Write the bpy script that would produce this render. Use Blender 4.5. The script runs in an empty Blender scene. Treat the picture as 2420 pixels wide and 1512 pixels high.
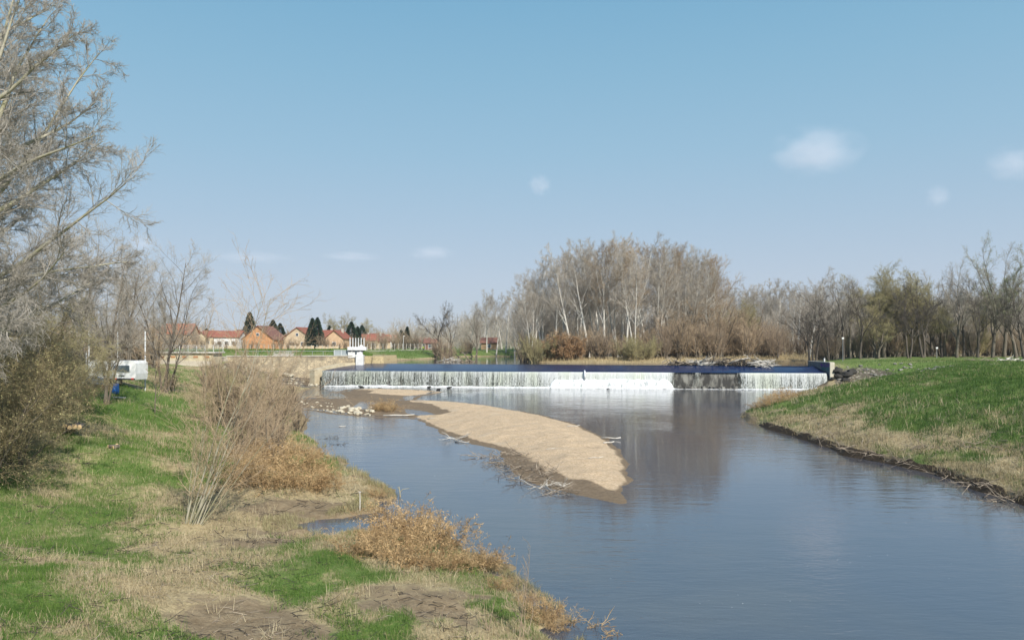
import bpy, math, random
import numpy as np
from math import radians, sin, cos, pi
# ---------------------------------------------------------------- camera, world, sun, exposure
SC = bpy.context.scene
COL = SC.collection
F = 1793.0; CX = 1209.5; HZ = 812.0; EYE = 8.0      # picture units: a 2419 x 1512 view of the photograph
cam_d = bpy.data.cameras.new('camera'); cam = bpy.data.objects.new('camera', cam_d); COL.objects.link(cam)
cam.location = (0, 0, EYE); cam.rotation_euler = (radians(90), 0, 0)
cam_d.sensor_width = 36; cam_d.lens = 36 * F / 2419.0; cam_d.shift_y = (HZ - 756.0) / 2419.0
cam_d.clip_start = 0.5; cam_d.clip_end = 30000
SC.camera = cam
SUN_AZ = radians(150)      # clockwise from +Y (view direction): behind the camera, to the right
SUN_EL = radians(38)
W = bpy.data.worlds.new('World'); SC.world = W; W.use_nodes = True
wn = W.node_tree; wn.nodes.clear()
sky = wn.nodes.new('ShaderNodeTexSky'); sky.sky_type = 'NISHITA'; sky.sun_disc = False
sky.sun_elevation = SUN_EL; sky.sun_rotation = SUN_AZ
sky.air_density = 1.0; sky.dust_density = 0.6; sky.ozone_density = 1.2; sky.altitude = 0
bg = wn.nodes.new('ShaderNodeBackground'); bg.inputs['Strength'].default_value = 0.12
wo = wn.nodes.new('ShaderNodeOutputWorld')
# a hazy spring sky: the physical sky toned by elevation (milky lavender low down, turquoise above)
tcw = wn.nodes.new('ShaderNodeTexCoord'); sep = wn.nodes.new('ShaderNodeSeparateXYZ'); wn.links.new(tcw.outputs['Generated'], sep.inputs[0])
cr = wn.nodes.new('ShaderNodeValToRGB'); wn.links.new(sep.outputs[2], cr.inputs[0])
SKYC = [(0.0, (.520, .585, .690)), (.08, (.490, .585, .715)), (.16, (.405, .555, .705)), (.24, (.330, .530, .695)), (.33, (.265, .490, .670)), (.42, (.205, .440, .640)), (.62, (.075, .20, .42)), (1.0, (.05, .14, .34))]
el = cr.color_ramp.elements
while len(el) < len(SKYC): el.new(0.5)
for e, (p, c) in zip(el, SKYC): e.position = p; e.color = (*[k / 0.133 for k in c], 1)
mxw = wn.nodes.new('ShaderNodeMix'); mxw.data_type = 'RGBA'; mxw.inputs[0].default_value = 0.92
wn.links.new(sky.outputs[0], mxw.inputs[6]); wn.links.new(cr.outputs[0], mxw.inputs[7]); wn.links.new(mxw.outputs[2], bg.inputs[0]); wn.links.new(bg.outputs[0], wo.inputs[0])
sun_d = bpy.data.lights.new('sun', 'SUN'); sun_d.energy = 5.0; sun_d.angle = radians(0.6); sun_d.color = (1.0, 0.95, 0.87)
sun = bpy.data.objects.new('sun', sun_d); COL.objects.link(sun)
from mathutils import Vector
sdir = Vector((sin(SUN_AZ) * cos(SUN_EL), cos(SUN_AZ) * cos(SUN_EL), sin(SUN_EL)))
sun.rotation_euler = sdir.to_track_quat('Z', 'Y').to_euler(); sun.location = (60, -60, 80)
SC.view_settings.view_transform = 'Standard'; SC.view_settings.look = 'None'; SC.view_settings.gamma = 1
SC.view_settings.exposure = 0.15
cy = SC.cycles; cy.max_bounces = 6; cy.diffuse_bounces = 2; cy.glossy_bounces = 3; cy.transmission_bounces = 3
cy.transparent_max_bounces = 6; cy.volume_bounces = 1; cy.caustics_reflective = False; cy.caustics_refractive = False
# ---------------------------------------------------------------- helpers
def at(x, y, z=0.0):
    """point at height z seen at picture position (x, y)"""
    Y = (EYE - z) * F / (y - HZ)
    return (x - CX) * Y / F, Y
def atY(x, Y): return (x - CX) * Y / F
def zY(y, Y): return EYE - (y - HZ) * Y / F
def tag(o, label=None, cat=None, group=None, kind=None):
    if label: o['label'] = label
    if cat: o['category'] = cat
    if group: o['group'] = group
    if kind: o['kind'] = kind
    return o
def thing(name, label, cat, loc=(0, 0, 0), rz=0.0, group=None):
    o = bpy.data.objects.new(name, None); COL.objects.link(o); o.empty_display_size = 0.2
    o.location = loc; o.rotation_euler = (0, 0, rz)
    return tag(o, label, cat, group)
def dup(root, loc, rz=0.0, sc=(1, 1, 1), label=None, group=None, tilt=(0, 0)):
    r = root.copy(); COL.objects.link(r); r.location = loc; r.rotation_euler = (tilt[0], tilt[1], rz); r.scale = sc
    if label: r['label'] = label
    if group: r['group'] = group
    for ch in list(root.children):
        c = ch.copy(); COL.objects.link(c); c.parent = r
        for g in list(ch.children):
            d = g.copy(); COL.objects.link(d); d.parent = c
    return r
class MB:
    """collects shapes; build() links them as one mesh object"""
    def __init__(s): s.v = []; s.f = []
    def add(s, vs, fs):
        n = len(s.v); s.v += [tuple(v) for v in vs]; s.f += [tuple(i + n for i in f) for f in fs]; return s
    def box(s, c, d, rz=0.0, b=0.0):
        x, y, z = [k / 2.0 for k in d]; pts = []
        if b > 0:      # chamfered on all upright edges and top
            ring = [(-x + b, -y), (x - b, -y), (x, -y + b), (x, y - b), (x - b, y), (-x + b, y), (-x, y - b), (-x, -y + b)]
            top = [(-x + b, -y + b), (x - b, -y + b), (x - b, -y + b), (x - b, y - b), (x - b, y - b), (-x + b, y - b), (-x + b, y - b), (-x + b, -y + b)]
            pts = [(p[0], p[1], -z) for p in ring] + [(p[0], p[1], z - b) for p in ring] + [(-x + b, -y + b, z), (x - b, -y + b, z), (x - b, y - b, z), (-x + b, y - b, z)]
            fs = [tuple(range(7, -1, -1))] + [(i, (i + 1) % 8, 8 + (i + 1) % 8, 8 + i) for i in range(8)]
            fs += [(8, 9, 17, 16), (9, 10, 17), (10, 11, 18, 17), (11, 12, 18), (12, 13, 19, 18), (13, 14, 19), (14, 15, 16, 19), (15, 8, 16), (16, 17, 18, 19)]
        else:
            pts = [(i, j, k) for k in (-z, z) for i, j in ((-x, -y), (x, -y), (x, y), (-x, y))]
            fs = [(3, 2, 1, 0), (4, 5, 6, 7), (0, 1, 5, 4), (1, 2, 6, 5), (2, 3, 7, 6), (3, 0, 4, 7)]
        ca, sa = cos(rz), sin(rz)
        return s.add([(c[0] + ca * p[0] - sa * p[1], c[1] + sa * p[0] + ca * p[1], c[2] + p[2]) for p in pts], fs)
    def tube(s, pts, rad, n=8, caps=True):
        pts = [Vector(p) for p in pts]
        if not hasattr(rad, '__len__'): rad = [rad] * len(pts)
        vs = []; ref = Vector((0.13, 0.29, 1)).normalized()
        if abs((pts[-1] - pts[0]).normalized().dot(ref)) > 0.85: ref = Vector((1, 0.2, 0.1)).normalized()
        for i, p in enumerate(pts):
            t = (pts[min(i + 1, len(pts) - 1)] - pts[max(i - 1, 0)]).normalized()
            u = t.cross(ref).normalized(); w = t.cross(u)
            for k in range(n):
                a = 2 * pi * k / n; vs.append(p + (u * cos(a) + w * sin(a)) * rad[i])
        fs = [(i * n + k, i * n + (k + 1) % n, (i + 1) * n + (k + 1) % n, (i + 1) * n + k) for i in range(len(pts) - 1) for k in range(n)]
        if caps: fs += [tuple(range(n - 1, -1, -1)), tuple(range((len(pts) - 1) * n, len(pts) * n))]
        return s.add(vs, fs)
    def prism(s, poly, axis, a, b):
        """extrude a 2-D polygon; axis 'y': poly is (x, z), 'x': poly is (y, z), 'z': poly is (x, y)"""
        def P(p, t): return {'y': (p[0], t, p[1]), 'x': (t, p[0], p[1]), 'z': (p[0], p[1], t)}[axis]
        n = len(poly)
        return s.add([P(p, a) for p in poly] + [P(p, b) for p in poly],
                     [tuple(range(n - 1, -1, -1)), tuple(range(n, 2 * n))] + [(i, (i + 1) % n, n + (i + 1) % n, n + i) for i in range(n)])
    def build(s, name, m, parent=None, smooth=False, loc=(0, 0, 0), rz=0.0):
        me = bpy.data.meshes.new(name); me.from_pydata(s.v, [], s.f); me.update()
        import bmesh
        bm = bmesh.new(); bm.from_mesh(me); bmesh.ops.recalc_face_normals(bm, faces=bm.faces); bm.to_mesh(me); bm.free()
        if smooth: me.polygons.foreach_set('use_smooth', [True] * len(me.polygons))
        me.materials.append(m)
        o = bpy.data.objects.new(name, me); COL.objects.link(o); o.parent = parent; o.location = loc; o.rotation_euler = (0, 0, rz)
        return o
def npmesh(name, v, quads, m=None, cols=None, smooth=False, parent=None, link=True, attrs=None):
    v = np.asarray(v, np.float32); q = np.asarray(quads, np.int32)
    me = bpy.data.meshes.new(name)
    me.vertices.add(len(v)); me.vertices.foreach_set('co', v.ravel())
    me.loops.add(q.size); me.loops.foreach_set('vertex_index', q.ravel())
    k = q.shape[1]
    me.polygons.add(len(q)); me.polygons.foreach_set('loop_start', np.arange(0, q.size, k, dtype=np.int32))
    me.polygons.foreach_set('loop_total', np.full(len(q), k, np.int32))
    if smooth: me.polygons.foreach_set('use_smooth', np.ones(len(q), bool))
    if cols is not None:
        c = me.attributes.new('Col', 'FLOAT_COLOR', 'POINT'); cc = np.ones((len(v), 4), np.float32); cc[:, :3] = cols
        c.data.foreach_set('color', cc.ravel())
    for nm, arr in (attrs or {}).items():
        c = me.attributes.new(nm, 'FLOAT', 'POINT'); c.data.foreach_set('value', np.asarray(arr, np.float32))
    me.update(calc_edges=True)
    if m: me.materials.append(m)
    if not link: return me
    o = bpy.data.objects.new(name, me); COL.objects.link(o); o.parent = parent
    return o
def hash2(ix, iy, seed):
    h = (ix.astype(np.int64) * 374761393 + iy.astype(np.int64) * 668265263 + seed * 1442695041) & 0xffffffff
    h = ((h ^ (h >> 13)) * 1274126177) & 0xffffffff
    return ((h ^ (h >> 16)) & 0xffff) / 65535.0
def vnoise(x, y, seed=0):
    x = np.asarray(x, float); y = np.asarray(y, float)
    ix = np.floor(x); iy = np.floor(y); fx = x - ix; fy = y - iy
    fx = fx * fx * (3 - 2 * fx); fy = fy * fy * (3 - 2 * fy)
    a = hash2(ix, iy, seed); b = hash2(ix + 1, iy, seed); c = hash2(ix, iy + 1, seed); d = hash2(ix + 1, iy + 1, seed)
    return (a * (1 - fx) + b * fx) * (1 - fy) + (c * (1 - fx) + d * fx) * fy
def fbm(x, y, s, o=4, seed=0):
    t = 0; a = 1; n = 0
    for i in range(o):
        t = t + a * vnoise(np.asarray(x) / s + 17.3 * i, np.asarray(y) / s - 9.1 * i, seed + i); n += a; a *= 0.5; s = s / 2.03
    return t / n
def sdist(x, y, poly):
    """signed distance to a polygon, negative inside"""
    x = np.asarray(x, float); y = np.asarray(y, float)
    d = np.full(x.shape, 1e9); ins = np.zeros(x.shape, bool); n = len(poly)
    for i in range(n):
        x0, y0 = poly[i]; x1, y1 = poly[(i + 1) % n]; ex, ey = x1 - x0, y1 - y0
        t = np.clip(((x - x0) * ex + (y - y0) * ey) / (ex * ex + ey * ey + 1e-12), 0, 1)
        d = np.minimum(d, (x - x0 - t * ex) ** 2 + (y - y0 - t * ey) ** 2)
        if y0 != y1:
            c = ((y0 > y) != (y1 > y)) & (x < (x1 - x0) * (y - y0) / (y1 - y0) + x0); ins ^= c
    d = np.sqrt(d); return np.where(ins, -d, d)
def sstep(a, b, x):
    t = np.clip((np.asarray(x, float) - a) / (b - a), 0, 1); return t * t * (3 - 2 * t)
ORD = ['first', 'second', 'third', 'fourth', 'fifth', 'sixth', 'seventh', 'eighth', 'ninth', 'tenth', 'eleventh', 'twelfth', 'thirteenth', 'fourteenth', 'fifteenth', 'sixteenth', 'seventeenth', 'eighteenth', 'nineteenth']
def ordw(i):
    if i < 19: return ORD[i]
    n = i + 1; tens = {2: 'twent', 3: 'thirt', 4: 'fort', 5: 'fift', 6: 'sixt', 7: 'sevent', 8: 'eight', 9: 'ninet'}
    if n >= 100: return 'hundred-and-' + ordw(n - 101) if n > 100 else 'hundredth'
    return tens[n // 10] + ('ieth' if n % 10 == 0 else 'y-' + ORD[n % 10 - 1])
RANKED = {}
def ranked(key, o, text, group):
    RANKED.setdefault(key, []).append(o); o['group'] = group; o['tmp'] = text; return o
# ---------------------------------------------------------------- materials
def N(nt, t, **kw):
    n = nt.nodes.new(t)
    for k, v in kw.items():
        if k.startswith('_'): setattr(n, k[1:], v)
        else: n.inputs[k].default_value = v
    return n
def newmat(name):
    m = bpy.data.materials.new(name); m.use_nodes = True; nt = m.node_tree; nt.nodes.clear()
    out = nt.nodes.new('ShaderNodeOutputMaterial'); b = nt.nodes.new('ShaderNodeBsdfPrincipled'); nt.links.new(b.outputs[0], out.inputs[0])
    return m, nt, b, out
def mixc(nt, f, a, b):
    n = nt.nodes.new('ShaderNodeMix'); n.data_type = 'RGBA'
    for s, v in ((0, f), (6, a), (7, b)):
        if isinstance(v, bpy.types.NodeSocket): nt.links.new(v, n.inputs[s])
        elif s == 0: n.inputs[0].default_value = v
        else: n.inputs[s].default_value = (*v, 1) if len(v) == 3 else v
    return n.outputs[2]
def mth(nt, op, a, b=None, c=None):
    n = nt.nodes.new('ShaderNodeMath'); n.operation = op
    for i, v in enumerate((a, b, c)):
        if v is None: continue
        if isinstance(v, bpy.types.NodeSocket): nt.links.new(v, n.inputs[i])
        else: n.inputs[i].default_value = v
    return n.outputs[0]
def noise(nt, scale, detail=4, rough=0.6, stretch=(1, 1, 1), coord='Object'):
    tc = nt.nodes.new('ShaderNodeTexCoord'); mp = nt.nodes.new('ShaderNodeMapping'); mp.inputs['Scale'].default_value = stretch
    nt.links.new(tc.outputs[coord], mp.inputs[0])
    n = N(nt, 'ShaderNodeTexNoise', Scale=scale, Detail=detail, Roughness=rough); nt.links.new(mp.outputs[0], n.inputs['Vector'])
    return n.outputs[0]
def ramp(nt, f, a, b):
    n = nt.nodes.new('ShaderNodeMapRange'); n.interpolation_type = 'SMOOTHSTEP'; n.inputs[1].default_value = a; n.inputs[2].default_value = b
    if isinstance(f, bpy.types.NodeSocket): nt.links.new(f, n.inputs[0])
    return n.outputs[0]
def mat(name, c1, c2=None, scale=3, rough=0.8, bump=0.0, stretch=(1, 1, 1), lo=0.35, hi=0.65, detail=5, vary=0.0, spec=0.3, metal=0.0, coord='Object', bscale=None):
    m, nt, b, out = newmat(name)
    c2 = c2 or tuple(k * 0.75 for k in c1)
    n = noise(nt, scale, detail, 0.62, stretch, coord); c = mixc(nt, ramp(nt, n, lo, hi), c1, c2)
    if vary:
        oi = nt.nodes.new('ShaderNodeObjectInfo'); h = nt.nodes.new('ShaderNodeHueSaturation')
        nt.links.new(mth(nt, 'MULTIPLY_ADD', oi.outputs['Random'], 2 * vary, 1 - vary), h.inputs['Value']); nt.links.new(c, h.inputs['Color']); c = h.outputs[0]
    nt.links.new(c, b.inputs['Base Color']); b.inputs['Roughness'].default_value = rough
    b.inputs['Specular IOR Level'].default_value = spec; b.inputs['Metallic'].default_value = metal
    if bump:
        bn = n if bscale is None else noise(nt, bscale, 4, 0.6, stretch, coord)
        bp = N(nt, 'ShaderNodeBump', Strength=bump, Distance=0.05); nt.links.new(bn, bp.inputs['Height']); nt.links.new(bp.outputs[0], b.inputs['Normal'])
    return m
def colmat(name, rough=0.85, transl=0.0, spec=0.2, amp=0.25):
    """uses the mesh's own colour attribute with a little noise"""
    m, nt, b, out = newmat(name)
    a = nt.nodes.new('ShaderNodeAttribute'); a.attribute_name = 'Col'
    h = nt.nodes.new('ShaderNodeHueSaturation'); nt.links.new(a.outputs[0], h.inputs['Color'])
    nt.links.new(mth(nt, 'MULTIPLY_ADD', noise(nt, 1.7), amp * 2, 1 - amp), h.inputs['Value'])
    nt.links.new(h.outputs[0], b.inputs['Base Color']); b.inputs['Roughness'].default_value = rough; b.inputs['Specular IOR Level'].default_value = spec
    if transl:
        t = nt.nodes.new('ShaderNodeBsdfTranslucent'); nt.links.new(h.outputs[0], t.inputs[0]); mx = nt.nodes.new('ShaderNodeMixShader'); mx.inputs[0].default_value = transl
        nt.links.new(b.outputs[0], mx.inputs[1]); nt.links.new(t.outputs[0], mx.inputs[2]); nt.links.new(mx.outputs[0], out.inputs[0])
    return m
M = {}
M['bark_pale'] = mat('pale poplar bark', (.62, .59, .52), (.30, .275, .23), 1.2, stretch=(1, 1, .35), lo=.48, hi=.68, vary=.15)
M['bark_dark'] = mat('dark bark', (.060, .050, .040), (.12, .10, .08), 3, stretch=(1, 1, .2), vary=.2)
M['bark_mid'] = mat('grey brown bark', (.20, .17, .13), (.11, .09, .07), 3, stretch=(1, 1, .2), vary=.2)
M['bark_moss'] = mat('mossy grey bark', (.40, .37, .29), (.26, .25, .15), 2.5, stretch=(1, 1, .4), vary=.15)
M['twig_pale'] = mat('pale grey twigs', (.54, .48, .395), (.36, .315, .255), 1.0, vary=.15)
M['twig_brown'] = mat('brown twigs', (.46, .35, .23), (.31, .23, .15), 1.0, vary=.2)
M['twig_red'] = mat('reddish brown twigs', (.42, .32, .22), (.28, .21, .145), 1.0, vary=.2)
M['twig_olive'] = mat('olive willow twigs', (.42, .36, .20), (.29, .25, .14), 1.0, vary=.15)
M['twig_slate'] = mat('slate grey twigs', (.47, .43, .37), (.31, .28, .235), 1.0)
M['twig_scrub'] = mat('olive brown scrub twigs', (.30, .24, .13), (.18, .145, .08), 1.0)
M['twig_dark'] = mat('dark twigs', (.085, .070, .056), (.13, .11, .09), 1.0, vary=.2)
M['twig_grey'] = mat('grey brown twigs', (.46, .41, .34), (.31, .275, .225), 1.0, vary=.2)
M['bud_olive'] = mat('olive buds', (.40, .36, .17), (.30, .27, .13), 1.0, vary=.15)
M['bud_green'] = mat('young green leaves', (.20, .26, .07), (.13, .18, .05), 1.0)
M['leaf_brown'] = mat('dead brown leaves', (.42, .26, .13), (.28, .17, .09), 2.0, vary=.15)
M['needle'] = mat('conifer needles', (.030, .055, .032), (.018, .034, .022), 1.0, rough=.9, vary=.2)
M['blade'] = colmat('grass blades', transl=.25)
M['straw'] = colmat('dry stalks', transl=.1)
M['stone'] = mat('rubble stone', (.50, .44, .34), (.30, .26, .20), 1.5, bump=.4)
M['drift'] = mat('weathered driftwood', (.40, .33, .25), (.20, .16, .12), 2.5, bump=.3, vary=.25, stretch=(1, 1, 1))
M['drift_pale'] = mat('bleached driftwood', (.72, .68, .60), (.45, .41, .35), 2.5, bump=.2)
M['white'] = mat('white paint', (.80, .80, .78), (.66, .66, .63), 1.2, rough=.45)
M['white_metal'] = mat('white painted metal', (.74, .75, .74), (.60, .61, .60), 2, rough=.4)
M['galv'] = mat('galvanised metal', (.52, .54, .55), (.40, .42, .43), 3, rough=.45, metal=.4)
M['dark'] = mat('dark rubber', (.03, .03, .03), (.05, .05, .05), 3)
M['glass'] = mat('dark window glass', (.10, .13, .15), (.06, .08, .10), 1, rough=.08, spec=.6)
M['red_plastic'] = mat('red light plastic', (.55, .04, .03), (.4, .03, .02), 2, rough=.3)
M['concrete'] = mat('pale concrete', (.55, .52, .45), (.40, .37, .31), 1.4, bump=.15)
M['cream'] = mat('cream render', (.62, .54, .38), (.50, .42, .28), .8, bump=.1)
M['tile_red'] = mat('red roof tiles', (.33, .125, .08), (.23, .09, .065), 1.6, bump=.3, vary=.12)
M['tile_brown'] = mat('brown roof tiles', (.24, .12, .085), (.17, .09, .07), 1.6, bump=.3)
M['tile_orange'] = mat('orange roof tiles', (.48, .17, .10), (.36, .13, .08), 1.6, bump=.3)
M['wood'] = mat('raw planks', (.36, .25, .14), (.22, .15, .09), 2, bump=.2, stretch=(1, 1, 6))
M['logend'] = mat('cut log ends', (.80, .60, .33), (.62, .42, .22), 12)
M['tarp'] = mat('blue tarpaulin', (.03, .14, .42), (.02, .10, .30), 2, rough=.4)
M['dry_stem'] = mat('dry golden stems', (.56, .40, .21), (.30, .19, .09), 1.3, vary=.15)
M['dry_leaf'] = mat('curled dry leaves', (.56, .39, .20), (.27, .17, .08), 1.3, vary=.15)
# ---------------------------------------------------------------- terrain
POND = 3.95
LSH = [(3, -40), (2.8, 12), (1.6, 20.5), (1.2, 23.2), (-.7, 27.2), (-2.2, 29.5), (-3.8, 32.4), (-6.2, 31.6), (-9.4, 32.2), (-9.9, 33.6), (-8.6, 35.0), (-7.0, 36), (-6.3, 39.8), (-7.5, 42.5), (-10.2, 48.1), (-11.5, 52), (-14.5, 56), (-15.0, 60.3), (-18.5, 68), (-20.4, 76.3), (-23.3, 85.4), (-28, 95), (-31, 104), (-33.5, 118), (-35.5, 132), (-36, 143)]
RSH = [(54.5, 131.6), (52, 126), (43.6, 116.6), (34.8, 100), (27, 88), (24.8, 82.9), (24, 75), (24, 67.3), (24.2, 60), (24, 54.5), (25.7, 46.6), (25.1, 37.3), (25, 20), (26, -40)]
RIVER = LSH + RSH
WALL = [(-29.6, 153), (-50, 150.5), (-55.6, 150), (-55.6, 141), (-68, 141)]          # stone retaining wall, from the sluice towards the left
UP_L = WALL[::-1]
UPLAND = [(-400, 141)] + UP_L + [(-30.5, 153.5), (53, 137), (56.5, 132.5), (3000, 128), (3000, 5000), (-3000, 5000), (-3000, 141)]
PONDP = [(-31, 150), (54, 133), (60, 150), (66, 170), (84, 196), (130, 222), (130, 236), (80, 234), (40, 246), (2, 240), (-13, 238), (-19, 214), (-21, 201), (-27, 184), (-32, 170)]
ISLE = [(3.0, 178), (5, 163), (9, 156), (16, 153.5), (30, 152), (42, 153.5), (52, 158), (61, 172), (78, 192), (100, 208), (118, 222), (84, 223), (40, 233), (8, 230), (1, 205)]
def height(X, Y):
    X = np.asarray(X, float); Y = np.asarray(Y, float)
    wob = (fbm(X, Y, 3.0, 3, 5) - .5)
    nl = (X < 12) * np.exp(-((Y - 30) / 26) ** 4)
    d0 = sdist(X, Y, RIVER); d = d0 + wob * 1.2 + nl * (fbm(X, Y, 1.3, 3, 6) - .5) * 2.6 * np.exp(-(d0 / 2.5) ** 2)
    cl = np.interp(Y, [-40, 30, 60, 100, 140], [12, 12, 6, 2, 8])
    left = np.interp(d, [-4, -1, 0, .5, 3, 8, 13, 19, 27, 40, 80], [-1.2, -.5, -.02, .16, .42, .95, 2.1, 3.7, 4.1, 4.4, 5.2])
    right = np.interp(d, [-3, -.6, 0, .5, 3, 11, 19, 25, 29, 60, 200], [-1.2, -.3, 0, .45, 1.0, 2.9, 4.35, 4.9, 5.05, 5.15, 5.3])
    nearf = np.exp(-((Y - 20) / 18) ** 2)
    z = np.where(X < cl, left, right)
    amp = np.clip(np.abs(d) / 4, 0, 1)
    z = z + amp * ((fbm(X, Y, 9, 4, 11) - .5) * .7 + (fbm(X, Y, 1.6, 3, 21) - .5) * np.where(X > 12, .55, .34))
    z = z + np.where(d > 0, 1, 0) * (fbm(X, Y, .7, 2, 31) - .5) * .10
    # upstream land
    dp = sdist(X, Y, PONDP); di = sdist(X, Y, ISLE)
    wb2 = (fbm(X, Y, 6, 3, 41) - .5) * 2.2
    up = POND + np.interp(dp + wb2 * .5, [-4, 0, 1.5, 8, 14, 30], [-1.4, -.05, .5, 1.7, 2.1, 2.15])
    upr = POND + np.interp(dp + wb2 * .5, [-4, 0, 1.5, 8, 20, 60], [-1.4, -.05, .4, 1.0, 1.25, 1.3])
    up = np.where(X > 20, upr, up)
    isl = POND + np.interp(-di + wb2, [-4, 0, 1.5, 6, 12], [-1.4, -.05, .25, .7, .9])
    up = np.maximum(up, np.where(dp < 2, isl, -5))
    up = up + np.clip(dp / 4, 0, 1) * (fbm(X, Y, 8, 3, 51) - .5) * .35
    lw = (X < -20) & (Y < 160)                        # behind the stone wall: a flat walkway at 5.45, then the levee
    dw = -sdist(X, Y, [(-400, 141)] + UP_L + [(-28, 160), (-40, 400), (-400, 400)])
    up = np.where((X < -26) & (Y < 175), np.interp(dw, [0, 3.0, 8, 30], [5.42, 5.45, 6.55, 6.4]), up)
    up = np.where((X < -26) & (Y >= 160) & (Y < 175), np.maximum(up, 5.6), up) if False else up
    du = -sdist(X, Y, UPLAND)                          # positive inside upland
    kl = np.where(X < 0, sstep(0.0, .5, du), sstep(-7, 3, du))
    # fan of rubble in front of the stone wall
    dwall = np.full(X.shape, 1e9)
    for (a, b) in zip(WALL[:-1], WALL[1:]):
        ex, ey = b[0] - a[0], b[1] - a[1]; t = np.clip(((X - a[0]) * ex + (Y - a[1]) * ey) / (ex * ex + ey * ey), 0, 1)
        dwall = np.minimum(dwall, np.hypot(X - a[0] - t * ex, Y - a[1] - t * ey))
    fan = np.interp(dwall, [0, 2.5, 6.5], [3.1, 2.6, -2]) - np.clip((Y - 128) * .03, 0, 1)
    z = np.where((X < -20) & (du < 0) & (Y < 141), np.maximum(z, np.minimum(fan, 3.2)), z)
    zz = z * (1 - kl) + up * kl
    # riprap slope below the right wing wall
    rr = np.exp(-((X - 61) / 5.0) ** 2 - ((Y - 128.5) / 5.5) ** 2)
    zz = zz - rr * 1.1 * (X > 52)
    # small backwater with a bank at the far right
    bw = np.exp(-(((X - 92) / 14) ** 2 + ((Y - 137) / 7) ** 2)); zz = zz - bw * .8
    far = sstep(300, 900, np.hypot(X, Y)); zz = zz * (1 - far) + 5.6 * far
    # low hills on the horizon
    zz = zz + 26 * np.exp(-((X + 420) / 500) ** 2 - ((Y - 2600) / 500) ** 2)
    # under the weir: keep the ground down
    weir = (X > -36) & (X < 54.9) & (Y > 129) & (Y < 158) & (dp > -60)
    yl = np.interp(X, [-36, 55], [144.2, 131.8]); yt = np.interp(X, [-36, 54], [156, 137.5])
    zz = np.where(weir & (Y > yl - 1) & (Y < yt + 1), np.minimum(zz, np.where(Y < yl + .8, -1.2, 2.0)), zz)
    return zz
def ground_at(x, y, it=24):
    """where the line of sight through picture position (x, y) meets the ground"""
    Y = np.concatenate([np.arange(11, 60, .25), np.arange(60, 400, .5)]); X = (x - CX) * Y / F
    ray = EYE - (y - HZ) * Y / F; h = height(X, Y); k = np.argmax(ray <= h)
    if ray[k] > h[k]: k = len(Y) - 1
    return float(X[k]), float(Y[k]), float(h[k])
def hz(X, Y): return float(height(np.array([X]), np.array([Y]))[0])
def axis(core, step_out, lim, g):
    a = list(core); s = a[-1] - a[-2]
    while a[-1] < lim[1]: s *= g; a.append(a[-1] + s)
    s = a[1] - a[0]; pre = []; x = a[0]
    while x > lim[0]: s *= g; x -= s; pre.append(x)
    return np.array(pre[::-1] + a)
def grid(xs, ys, hf):
    X, Y = np.meshgrid(xs, ys); Z = hf(X, Y); nx, ny = len(xs), len(ys)
    v = np.stack([X.ravel(), Y.ravel(), Z.ravel()], 1); i = np.arange(nx * ny).reshape(ny, nx)
    q = np.stack([i[:-1, :-1].ravel(), i[:-1, 1:].ravel(), i[1:, 1:].ravel(), i[1:, :-1].ravel()], 1)
    return v, q
xs = axis(np.concatenate([np.arange(-70, -24, .5), np.arange(-24, 30, .25), np.arange(30, 66, .5)]), 0, (-3500, 3500), 1.11)
ys = axis(np.concatenate([np.arange(10, 52, .25), np.arange(52, 112, .5), np.arange(112, 160, .5), np.arange(160, 250, 1.0)]), 0, (-120, 6000), 1.10)
gv, gq = grid(xs, ys, height)
gx, gy, gz = gv[:, 0], gv[:, 1], gv[:, 2]
def greenmap(X, Y):
    """where young grass grows (1) instead of dry straw (0)"""
    d = sdist(X, Y, RIVER)
    n = fbm(X, Y, 5.5, 4, 71); n2 = fbm(X, Y, 1.6, 3, 75)
    base = .30 + .5 * (n - .5) * 2.2 + .5 * (n2 - .5) * 1.6
    rightside = X > np.interp(Y, [-40, 30, 60, 100, 140], [12, 12, 6, 2, 8])
    lw = np.clip(d / 9, 0, 1)
    g = np.where(rightside, base + .70 * sstep(2.5, 10, d), base + .26 * lw)
    wx = X + (fbm(X, Y, 1.4, 3, 171) - .5) * 2.6; wy_ = Y + (fbm(X, Y, 1.4, 3, 173) - .5) * 2.6
    for (px, py, rx, ry, a) in GREEN:
        g = g + a * .72 * np.exp(-((wx - px) / rx) ** 2 - ((wy_ - py) / ry) ** 2)
    return np.clip(g, 0, 1.1)
def mudmap(X, Y):
    wx = X + (fbm(X, Y, 1.1, 3, 181) - .5) * 2.2; wy_ = Y + (fbm(X, Y, 1.1, 3, 183) - .5) * 2.2; m_ = X * 0
    for (px, py, rx, ry, a) in MUD: m_ = m_ + a * np.exp(-((wx - px) / rx) ** 2 - ((wy_ - py) / ry) ** 2)
    return m_
GREEN = []
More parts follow.
